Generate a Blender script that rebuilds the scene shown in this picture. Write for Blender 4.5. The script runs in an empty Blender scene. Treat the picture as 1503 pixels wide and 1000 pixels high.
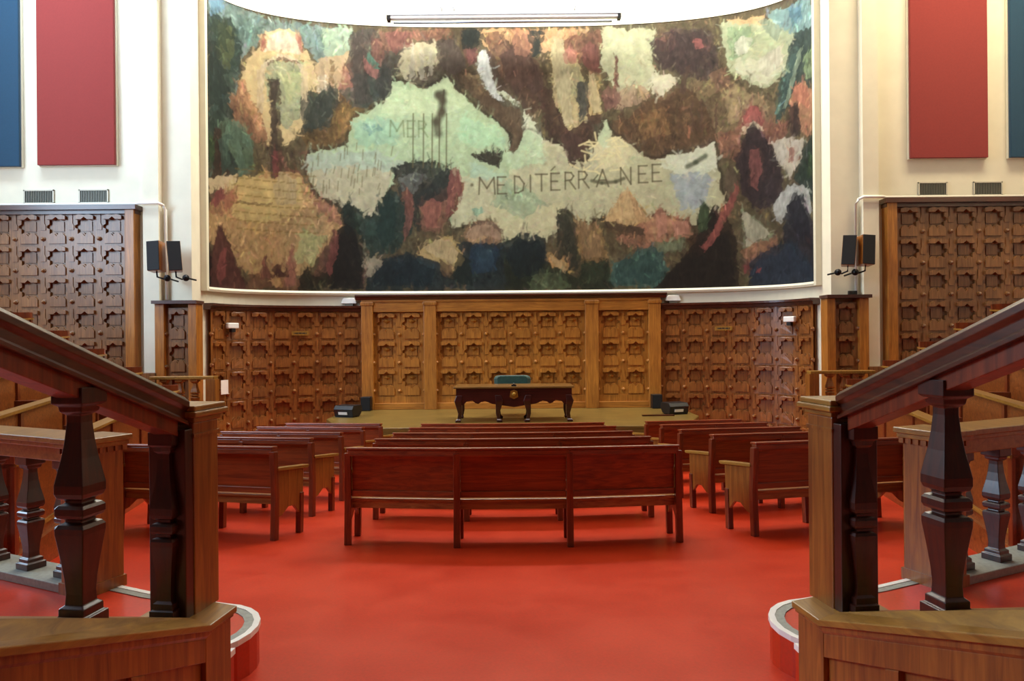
import bpy, bmesh, math, random
import numpy as np
from mathutils import Vector, Matrix, Euler
from mathutils.geometry import tessellate_polygon
random.seed(5); rng=np.random.default_rng(11)
sc=bpy.context.scene; COL=sc.collection
R=math.radians; EYE=1.47; SLOPE=0.079

# ---------------------------------------------------------------- materials
def s2l(c): return c/12.92 if c<=.04045 else ((c+.055)/1.055)**2.4
def rgb(h,k=1.0):
    return tuple(min(1,s2l(int(h[i:i+2],16)/255)*k) for i in (0,2,4))+(1,)
def newmat(name):
    m=bpy.data.materials.new(name); m.use_nodes=True
    nt=m.node_tree; b=nt.nodes['Principled BSDF']
    return m,nt,b
def simple(name,h,rough=.5,metal=0,noise=0,nscale=8,bump=0,k=1,coat=0,sheen=0):
    m,nt,b=newmat(name)
    b.inputs['Roughness'].default_value=rough; b.inputs['Metallic'].default_value=metal
    b.inputs['Coat Weight'].default_value=coat
    if sheen: b.inputs['Sheen Weight'].default_value=sheen
    c=rgb(h,k)
    tc=nt.nodes.new('ShaderNodeTexCoord'); n=nt.nodes.new('ShaderNodeTexNoise')
    n.inputs['Scale'].default_value=nscale; n.inputs['Detail'].default_value=5
    nt.links.new(tc.outputs['Object'],n.inputs['Vector'])
    r=nt.nodes.new('ShaderNodeValToRGB')
    r.color_ramp.elements[0].position=.3; r.color_ramp.elements[1].position=.7
    r.color_ramp.elements[0].color=tuple(x*(1-noise) for x in c[:3])+(1,)
    r.color_ramp.elements[1].color=tuple(min(1,x*(1+noise*.6)) for x in c[:3])+(1,)
    nt.links.new(n.outputs['Fac'],r.inputs['Fac']); nt.links.new(r.outputs['Color'],b.inputs['Base Color'])
    if bump:
        bp=nt.nodes.new('ShaderNodeBump'); bp.inputs['Strength'].default_value=bump; bp.inputs['Distance'].default_value=.004
        n2=nt.nodes.new('ShaderNodeTexNoise'); n2.inputs['Scale'].default_value=nscale*8; n2.inputs['Detail'].default_value=3
        nt.links.new(tc.outputs['Object'],n2.inputs['Vector'])
        nt.links.new(n2.outputs['Fac'],bp.inputs['Height']); nt.links.new(bp.outputs['Normal'],b.inputs['Normal'])
    return m
def wood(name,dark,light,axis='z',rough=.4,coat=.15,scale=1.0,patch=.35,k=1):
    m,nt,b=newmat(name)
    b.inputs['Roughness'].default_value=rough; b.inputs['Coat Weight'].default_value=coat; b.inputs['Coat Roughness'].default_value=.22
    tc=nt.nodes.new('ShaderNodeTexCoord'); mp=nt.nodes.new('ShaderNodeMapping')
    sv={'x':(1.6,26,26),'y':(26,1.6,26),'z':(26,26,1.6)}[axis]
    mp.inputs['Scale'].default_value=tuple(v*scale for v in sv)
    nt.links.new(tc.outputs['Object'],mp.inputs['Vector'])
    n=nt.nodes.new('ShaderNodeTexNoise'); n.inputs['Scale'].default_value=1.0; n.inputs['Detail'].default_value=6; n.inputs['Roughness'].default_value=.62; n.inputs['Distortion'].default_value=.8
    nt.links.new(mp.outputs['Vector'],n.inputs['Vector'])
    r=nt.nodes.new('ShaderNodeValToRGB'); e=r.color_ramp.elements
    e[0].position=.32; e[0].color=rgb(dark,k); e[1].position=.66; e[1].color=rgb(light,k)
    nt.links.new(n.outputs['Fac'],r.inputs['Fac'])
    n2=nt.nodes.new('ShaderNodeTexNoise'); n2.inputs['Scale'].default_value=1.7*scale; n2.inputs['Detail'].default_value=3
    nt.links.new(tc.outputs['Object'],n2.inputs['Vector'])
    mx=nt.nodes.new('ShaderNodeMix'); mx.data_type='RGBA'; mx.blend_type='MULTIPLY'; mx.inputs['Factor'].default_value=patch
    rr=nt.nodes.new('ShaderNodeValToRGB'); rr.color_ramp.elements[0].position=.3; rr.color_ramp.elements[1].position=.68
    rr.color_ramp.elements[0].color=(.35,.25,.2,1); rr.color_ramp.elements[1].color=(1,1,1,1)
    nt.links.new(n2.outputs['Fac'],rr.inputs['Fac'])
    nt.links.new(r.outputs['Color'],mx.inputs['A']); nt.links.new(rr.outputs['Color'],mx.inputs['B'])
    nt.links.new(mx.outputs['Result'],b.inputs['Base Color'])
    bp=nt.nodes.new('ShaderNodeBump'); bp.inputs['Strength'].default_value=.25; bp.inputs['Distance'].default_value=.002
    nt.links.new(n.outputs['Fac'],bp.inputs['Height']); nt.links.new(bp.outputs['Normal'],b.inputs['Normal'])
    return m
M={}
M['plaster']=simple('cream_plaster','e6e0c8',.75,noise=.05,nscale=2.5,bump=.15)
M['ceiling']=simple('ceiling_white','e6e4de',.8,noise=.03)
M['sidewall']=simple('side_wall_paint','d8d0bc',.8,noise=.04)
M['backwall']=simple('dark_back_wall','3a2a22',.8,noise=.1)
M['frame']=simple('cream_moulding','e4dfc6',.55,noise=.05,nscale=3)
M['white']=simple('white_plastic','efefea',.4)
M['pipe']=simple('white_conduit_paint','f0eee4',.4)
M['black']=simple('black_plastic','0d0d10',.45,noise=.1)
M['grille']=simple('black_speaker_cloth','08080b',.75,noise=.2,nscale=200)
M['darkmetal']=simple('dark_metal','141416',.4,.6)
M['alu']=simple('brushed_aluminium','a9b0bc',.35,.7)
M['nosing']=simple('white_nosing_strip','efeee6',.3,noise=.05)
M['grip']=simple('grey_grip_strip','8f938a',.5,noise=.2,nscale=40)
M['grille_frame']=simple('vent_paint','c8c2ae',.5)
M['vent']=simple('vent_slat_metal','77766a',.45,.3)
M['ventback']=simple('vent_dark_back','3a3a34',.8)
M['redfab']=simple('crimson_fabric','8a2a24',.95,noise=.06,nscale=30,sheen=.2,bump=.2)
M['bluefab']=simple('petrol_blue_fabric','0b3c56',.95,noise=.06,nscale=30,sheen=.2,bump=.2)
M['green']=simple('green_velvet','123f33',.6,noise=.35,nscale=14,sheen=.5)
M['paper']=simple('white_paper','f4f1e8',.7)
M['gold']=simple('gilt_metal','b58a3c',.35,.8)
M['ink']=simple('dark_ink','2a2620',.8)
M['gold_wood']=wood('golden_oak','8e561c','bf7e30','z',.42,.2,patch=.3)
M['gold_wood_h']=wood('golden_oak_horizontal','8e561c','bf7e30','x',.42,.2,patch=.3)
M['carve_wood']=wood('brown_carved_oak','70411b','a2662c','z',.4,.25,patch=.45)
M['carve_side']=wood('dull_brown_carved_oak','6c4520','96683a','z',.42,.25,patch=.4)
M['dark_trim']=wood('dark_oak_moulding','37180c','5a2a14','x',.35,.3)
M['bench']=wood('red_brown_mahogany','6c2e14','a24e22','x',.33,.35,patch=.35)
M['bench_v']=wood('red_brown_mahogany_upright','5c2611','8a3e1c','z',.33,.35,patch=.3)
M['seat']=wood('pale_bench_seat','7a4420','b0763c','x',.3,.4,patch=.2)  # paler than the bench wood; on the rear rail it stands for light
M['table']=wood('dark_mahogany','260a08','4a1610','x',.3,.4,patch=.3)
M['tabletop']=wood('polished_table_top','5a3a18','86602c','x',.3,.4,patch=.2)
M['rail']=wood('dark_red_brown_rail','36180a','623014','y',.32,.4,patch=.3)
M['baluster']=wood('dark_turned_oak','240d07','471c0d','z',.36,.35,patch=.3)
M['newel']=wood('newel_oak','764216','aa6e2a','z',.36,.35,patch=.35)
M['cheek']=wood('cheek_oak','784218','ac6a28','z',.42,.25,patch=.3)
M['cap']=wood('golden_brown_cap_oak','80581e','a87c32','y',.36,.3,patch=.25)
M['stage']=wood('pale_stage_boards','5e4a1e','846a2e','x',.4,.25,patch=.25)
M['tribune']=wood('tribune_oak','6e3416','a05a26','x',.34,.35,patch=.35)
def floor_mat():
    m,nt,b=newmat('red_linoleum')
    b.inputs['Specular IOR Level'].default_value=.4; b.inputs['Coat Weight'].default_value=.12; b.inputs['Coat Roughness'].default_value=.18
    tc=nt.nodes.new('ShaderNodeTexCoord')
    n=nt.nodes.new('ShaderNodeTexNoise'); n.inputs['Scale'].default_value=1.3; n.inputs['Detail'].default_value=8; n.inputs['Roughness'].default_value=.7
    nt.links.new(tc.outputs['Object'],n.inputs['Vector'])
    r=nt.nodes.new('ShaderNodeValToRGB'); e=r.color_ramp.elements
    e[0].position=.3; e[0].color=rgb('b42a0a'); e[1].position=.72; e[1].color=rgb('cc3a14')
    nt.links.new(n.outputs['Fac'],r.inputs['Fac'])
    n2=nt.nodes.new('ShaderNodeTexNoise'); n2.inputs['Scale'].default_value=60; n2.inputs['Detail'].default_value=4
    nt.links.new(tc.outputs['Object'],n2.inputs['Vector'])
    mx=nt.nodes.new('ShaderNodeMix'); mx.data_type='RGBA'; mx.blend_type='OVERLAY'; mx.inputs['Factor'].default_value=.22
    nt.links.new(r.outputs['Color'],mx.inputs['A']); nt.links.new(n2.outputs['Color'],mx.inputs['B'])
    nt.links.new(mx.outputs['Result'],b.inputs['Base Color'])
    mr=nt.nodes.new('ShaderNodeMapRange'); mr.inputs['To Min'].default_value=.26; mr.inputs['To Max'].default_value=.46
    nt.links.new(n.outputs['Fac'],mr.inputs['Value']); nt.links.new(mr.outputs['Result'],b.inputs['Roughness'])
    return m
M['floor']=floor_mat()
def paint_mat():
    m,nt,b=newmat('mural_oil_paint')
    b.inputs['Roughness'].default_value=.8; b.inputs['Specular IOR Level'].default_value=.2
    a=nt.nodes.new('ShaderNodeAttribute'); a.attribute_name='paint'
    tc=nt.nodes.new('ShaderNodeTexCoord'); n=nt.nodes.new('ShaderNodeTexNoise'); n.inputs['Scale'].default_value=6; n.inputs['Detail'].default_value=8; n.inputs['Roughness'].default_value=.7
    nt.links.new(tc.outputs['Object'],n.inputs['Vector'])
    mx=nt.nodes.new('ShaderNodeMix'); mx.data_type='RGBA'; mx.blend_type='OVERLAY'; mx.inputs['Factor'].default_value=.25
    nt.links.new(a.outputs['Color'],mx.inputs['A']); nt.links.new(n.outputs['Fac'],mx.inputs['B'])
    nt.links.new(mx.outputs['Result'],b.inputs['Base Color'])
    return m
M['paint']=paint_mat()

# ---------------------------------------------------------------- mesh helpers
class MB:
    def __init__(s): s.v=[]; s.f=[]
    def add(s,vs,fs):
        o=len(s.v); s.v+= [tuple(v) for v in vs]; s.f+=[tuple(i+o for i in f) for f in fs]; return s
    def box(s,x0,x1,y0,y1,z0,z1,T=None):
        vs=[(x,y,z) for z in (z0,z1) for y in (y0,y1) for x in (x0,x1)]
        if T: vs=[T(*p) for p in vs]
        return s.add(vs,[(0,2,3,1),(4,5,7,6),(0,1,5,4),(2,6,7,3),(0,4,6,2),(1,3,7,5)])
    def prism(s,poly,f0,f1):
        """poly: 2D points; f0,f1: functions (a,b)->3D for the two ends"""
        n=len(poly); vs=[f0(*p) for p in poly]+[f1(*p) for p in poly]
        tri=tessellate_polygon([[Vector((a,b,0)) for a,b in poly]])
        fs=[tuple(t) for t in tri]+[tuple(i+n for i in t[::-1]) for t in tri]
        fs+=[(i,(i+1)%n,(i+1)%n+n,i+n) for i in range(n)]
        return s.add(vs,fs)
    def loft(s,rings,closed=True,cap=True):
        n=len(rings[0]); vs=[p for r in rings for p in r]; fs=[]
        for k in range(len(rings)-1):
            for i in range(n if closed else n-1):
                j=(i+1)%n
                fs.append((k*n+i,k*n+j,(k+1)*n+j,(k+1)*n+i))
        if cap and closed:
            fs.append(tuple(range(n))); fs.append(tuple((len(rings)-1)*n+i for i in range(n)))
        return s.add(vs,fs)
    def square_turn(s,prof,fx):
        """square-section vase: prof list of (half,z); fx(a,b,z)->3D"""
        return s.loft([[fx(a*h,b*h,z) for a,b in ((-1,-1),(1,-1),(1,1),(-1,1))] for h,z in prof])
    def lathe(s,prof,fx,n=14):
        return s.loft([[fx(r*math.cos(2*math.pi*i/n),r*math.sin(2*math.pi*i/n),z) for i in range(n)] for r,z in prof])
    def tube(s,pts,r,n=10):
        rings=[]; pts=[Vector(p) for p in pts]
        for i,p in enumerate(pts):
            d=(pts[min(i+1,len(pts)-1)]-pts[max(i-1,0)]).normalized()
            a=d.orthogonal().normalized() if abs(d.z)>.9 else d.cross(Vector((0,0,1))).normalized()
            b=d.cross(a)
            rings.append([p+a*r*math.cos(2*math.pi*k/n)+b*r*math.sin(2*math.pi*k/n) for k in range(n)])
        return s.loft(rings)
    def ball(s,c,r,n=12,m=8):
        rings=[[(c[0]+r*math.sin(math.pi*(.02+.96*j/m))*math.cos(2*math.pi*i/n),c[1]+r*math.sin(math.pi*(.02+.96*j/m))*math.sin(2*math.pi*i/n),c[2]+r*math.cos(math.pi*(.02+.96*j/m))) for i in range(n)] for j in range(m+1)]
        return s.loft(rings)
    def build(s,name,mat,parent=None,bevel=0,smooth=False,recalc=True,origin=None):
        me=bpy.data.meshes.new(name)
        vs=s.v
        if origin is not None: vs=[(p[0]-origin[0],p[1]-origin[1],p[2]-origin[2]) for p in vs]
        me.from_pydata(vs,[],s.f)
        if recalc:
            bm=bmesh.new(); bm.from_mesh(me); bmesh.ops.recalc_face_normals(bm,faces=bm.faces); bm.to_mesh(me); bm.free()
        me.update()
        o=bpy.data.objects.new(name,me); COL.objects.link(o); me.materials.append(mat)
        if parent: o.parent=parent
        if origin is not None and parent is None: o.location=origin
        if smooth:
            for p in me.polygons: p.use_smooth=True
        if bevel:
            b=o.modifiers.new('bevel','BEVEL'); b.width=bevel; b.segments=2; b.limit_method='ANGLE'; b.angle_limit=R(40)
        return o
def tag(o,label,cat,group=None):
    o['label']=label; o['category']=cat
    if group: o['group']=group
    return o
def struct(o): o['kind']='structure'; return o
def empty(name,loc,label=None,cat=None,group=None,rot=None):
    o=bpy.data.objects.new(name,None); COL.objects.link(o); o.location=loc; o.empty_display_size=.1
    if rot: o.rotation_euler=rot
    if label: tag(o,label,cat,group)
    return o
def copy_tree(o,parent=None):
    c=o.copy(); COL.objects.link(c)
    if parent: c.parent=parent
    for ch in list(o.children): copy_tree(ch,c)
    return c
def fz(y): return -SLOPE*y

# ---------------------------------------------------------------- apse plan curve (arc length s, 0 at the middle)
def make_curve(n=900):
    pts=[]
    for i in range(n+1):
        t=math.pi*i/n; c,s_=math.cos(t),math.sin(t); e=2/2.8
        pts.append((-6.85*math.copysign(abs(c)**e,c),14.65+2.6*abs(s_)**e))
    S=[0]
    for a,b in zip(pts,pts[1:]): S.append(S[-1]+math.hypot(b[0]-a[0],b[1]-a[1]))
    return np.array(S)-S[-1]/2,np.array([p[0] for p in pts]),np.array([p[1] for p in pts])
CS,CX,CY=make_curve()
SMAX=float(CS[-1])
def cpos(s,off=0.0):
    x=float(np.interp(s,CS,CX)); y=float(np.interp(s,CS,CY)); h=.03
    dx=float(np.interp(s+h,CS,CX)-np.interp(s-h,CS,CX)); dy=float(np.interp(s+h,CS,CY)-np.interp(s-h,CS,CY))
    l=math.hypot(dx,dy) or 1
    return x+off*dy/l, y-off*dx/l     # off>0 : into the room

# ---------------------------------------------------------------- setting
mb=MB(); mb.add([(-13,-5,fz(-5)),(13,-5,fz(-5)),(13,17.6,fz(17.6)),(-13,17.6,fz(17.6))],[(0,1,2,3)])
mb.add([(-13,-5,fz(-5)-.15),(13,-5,fz(-5)-.15),(13,17.6,fz(17.6)-.15),(-13,17.6,fz(17.6)-.15)],[(3,2,1,0)])
struct(mb.build('floor',M['floor']))
ZT=12.0
# front wall: flank, pilaster, reveal, apse, mirrored
half=[(13,14.58),(7.79,14.58),(7.79,14.42),(7.46,14.42),(7.46,14.6),(6.85,14.6)]
path=[(-x,y) for x,y in half]
ns=90
path+=[cpos(-SMAX+2*SMAX*i/ns) for i in range(1,ns)]
path+=half[::-1]
mb=MB()
for (xa,ya),(xb,yb) in zip(path,path[1:]):
    mb.add([(xa,ya,-1.5),(xb,yb,-1.5),(xb,yb,ZT),(xa,ya,ZT)],[(0,1,2,3)])
struct(mb.build('wall_front',M['plaster'],recalc=False))
for nm,x in (('wall_left',-13),('wall_right',13)):
    a=MB(); a.box(x-.1 if x<0 else x,x if x<0 else x+.1,-5,14.6,-1.5,ZT); struct(a.build(nm,M['sidewall']))
a=MB(); a.box(-13,13,-5.1,-5,-.5,ZT); struct(a.build('wall_back',M['backwall']))
a=MB(); a.box(-13.1,13.1,-5.1,17.6,ZT,ZT+.1); struct(a.build('ceiling',M['ceiling']))

# ---------------------------------------------------------------- carved panelling
HOLE=[(.22,.36),(.36,.42),(.44,.40),(.5,.34),(.56,.40),(.64,.42),(.78,.36),(.78,.52),(.87,.55),(.87,.63),(.78,.67),(.78,.80),(.62,.80),(.5,.88),(.38,.80),(.22,.80),(.22,.67),(.13,.63),(.13,.55),(.22,.52)]
OUT=[(0,0),(1,0),(1,1),(0,1)]
FT=tessellate_polygon([[Vector((a,b,0)) for a,b in OUT],[Vector((a,b,0)) for a,b in HOLE]])
BR=[(.17,.81),(.39,.81),(.5,.89),(.61,.81),(.83,.81),(.83,.92),(.68,.97),(.5,.945),(.32,.97),(.17,.92)]
LB=[(.2,.05),(.8,.05),(.8,.28),(.71,.37),(.58,.36),(.5,.28),(.42,.36),(.29,.37),(.2,.28)]
def carve(mb,F,a0,b0,nc,nr,tw,th,jewel=False):
    """tiles laid from (a0,b0 top) down; F(a,b,d)->3D, d towards the room"""
    for r in range(nr):
        for c in range(nc):
            ax=a0+c*tw; bx=b0-(r+1)*th
            f=lambda u,v,d: F(ax+u*tw,bx+v*th,d)
            mb.add([f(u,v,0) for u,v in OUT],[(0,1,2,3)])
            vs=[f(u,v,.055) for u,v in OUT+HOLE]; fs=[tuple(t) for t in FT]
            n=len(HOLE); o=len(vs); vs+=[f(u,v,0) for u,v in HOLE]
            fs+=[(4+i,4+(i+1)%n,o+(i+1)%n,o+i) for i in range(n)]
            mb.add(vs,fs)
            for P,d0,d1 in ((BR,.055,.115),(LB,.055,.085),([(.30,.45),(.70,.45),(.70,.76),(.30,.76)],0,.018)):
                mb.prism(P,lambda u,v:f(u,v,d0),lambda u,v:f(u,v,d1))
            if jewel:
                mb.add([f(.33,.68,.02),f(.5,.58,.02),f(.67,.68,.02),f(.5,.76,.02),f(.5,.67,.085)],[(0,1,4),(1,2,4),(2,3,4),(3,0,4)])
            for uc in ((0,) if c else (0,))+((1,) if c==nc-1 else ()):
                rr=.042; rings=[[f(uc+rr/tw*k*math.cos(q*math.pi/4),.2+rr/th*k*math.sin(q*math.pi/4),.055+h) for q in range(8)] for k,h in ((1.25,0),(1.2,.02),(.95,.022),(.8,.05),(.35,.07))]
                mb.loft(rings)
            # upright strap on the tile joint
            mb.prism([(-.09,.48),(.09,.48),(.10,.62),(.05,.70),(.05,.98),(-.05,.98),(-.05,.70),(-.10,.62)] if c else [(0,.48),(.09,.48),(.10,.62),(.05,.70),(.05,.98),(0,.98)],lambda u,v:f(u,v,.055),lambda u,v:f(u,v,.07))

def wainscot(name,label=None):
    e=empty(name,(0,0,0)); struct(e); return e
# centre: golden, in front of the apse wall
cw=wainscot('trim_1')
YC=17.0
def plane(a,b,d): return (a,YC-.004-d,b)
carved=MB()
for x0,x1,nc in ((-3.43,-2.18,2),(-1.87,1.81,6),(2.14,3.38,2)):
    carve(carved,plane,x0,2.20,nc,3,(x1-x0)/nc,.70,True)
    carved.box(x0,x1,YC-.075,YC,-.22,.10)
carved.build('carved_panel',M['gold_wood'],cw)
for x0,x1 in ((-3.72,-3.43),(-2.18,-1.87),(1.81,2.14),(3.38,3.68)):
    a=MB(); a.box(x0,x1,YC-.19,YC,-.22,2.46); a.box(x0-.02,x1+.02,YC-.21,YC,2.36,2.44); a.build('pilaster',M['gold_wood'],cw,.012)
a=MB(); a.box(-3.72,3.68,YC-.16,YC,2.20,2.5); a.box(-3.72,3.68,YC-.18,YC,2.44,2.5); a.build('frieze',M['gold_wood_h'],cw,.01)
a=MB(); a.prism([(.35,2.62),(-.28,2.62),(-.28,2.585),(-.22,2.56),(-.19,2.50),(.35,2.50)],lambda p,q:(-3.86,YC+p*.9,q),lambda p,q:(3.82,YC+p*.9,q)); a.build('cornice',M['dark_trim'],cw)
a=MB(); a.box(-3.43,3.38,YC-.12,YC,-.22,-.06); a.build('plinth',M['gold_wood_h'],cw,.01)
a=MB(); a.box(-3.72,3.68,YC+.012,17.25,-.22,2.5); a.build('backing',M['gold_wood'],cw)
# wings
for sd,nm in ((-1,'trim_2'),(1,'trim_3')):
    w=wainscot(nm); s0=3.74; s1=7.62; nc=7; tw=(s1-s0)/nc
    def F(a,b,d,sd=sd):
        x,y=cpos(sd*a,.06+d) ; return (x,y,b)
    c=MB(); carve(c,F,s0,2.22,nc,5,tw,.69); c.build('carved_panel',M['carve_wood'],w)
    a=MB(); rings=[]
    for i in range(31):
        q=s0-.02+(s1+.12-s0)*i/30
        rings.append([cpos(sd*q,o)+(z,) for o,z in ((0.0,2.22),(.17,2.22),(.18,2.29),(.24,2.31),(.24,2.36),(0.0,2.36))])
    a.loft(rings); a.build('cornice',M['dark_trim'],w)
    # end strip that faces the hall
    e0,e1=6.62,7.50
    def G(a_,b,d,sd=sd): return (sd*a_,14.44-d,b)
    c=MB(); carve(c,G,6.80,2.22,1,3,.50,.69)
    c.build('carved_panel',M['carve_side'],w)
    a=MB()
    for x0,x1 in ((e0,6.80),(7.30,e1)):
        a.box(min(sd*x0,sd*x1),max(sd*x0,sd*x1),14.30,14.6,-.9,2.30)
    a.box(min(sd*6.78,sd*7.32),max(sd*6.78,sd*7.32),14.33,14.6,-.9,.16)
    a.build('stile',M['gold_wood'],w,.01)
    a=MB(); a.box(min(sd*(e0-.03),sd*(e1+.03)),max(sd*(e0-.03),sd*(e1+.03)),14.22,14.6,2.30,2.37); a.build('cornice',M['dark_trim'],w)
# upper side panelling on the flanks
for sd,nm in ((-1,'trim_4'),(1,'trim_5')):
    w=wainscot(nm)
    def G(a_,b,d,sd=sd): return (sd*a_,14.50-d,b)
    c=MB(); carve(c,G,8.13,4.24,6,6,.595,.667)
    c.build('carved_panel',M['carve_side'],w)
    a=MB(); a.box(min(sd*7.93,sd*8.13),max(sd*7.93,sd*8.13),14.33,14.58,.2,4.34); a.build('stile',M['gold_wood'],w,.012)
    a=MB(); a.box(min(sd*7.88,sd*12.9),max(sd*7.88,sd*12.9),14.28,14.58,4.30,4.40); a.box(min(sd*7.92,sd*12.9),max(sd*7.92,sd*12.9),14.36,14.58,4.22,4.30); a.build('cornice',M['dark_trim'],w)
    a=MB(); a.box(min(sd*7.46,sd*7.93),max(sd*7.46,sd*7.93),14.30,14.58,-.9,.86); a.build('dado',M['carve_side'],w,.01)

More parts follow.
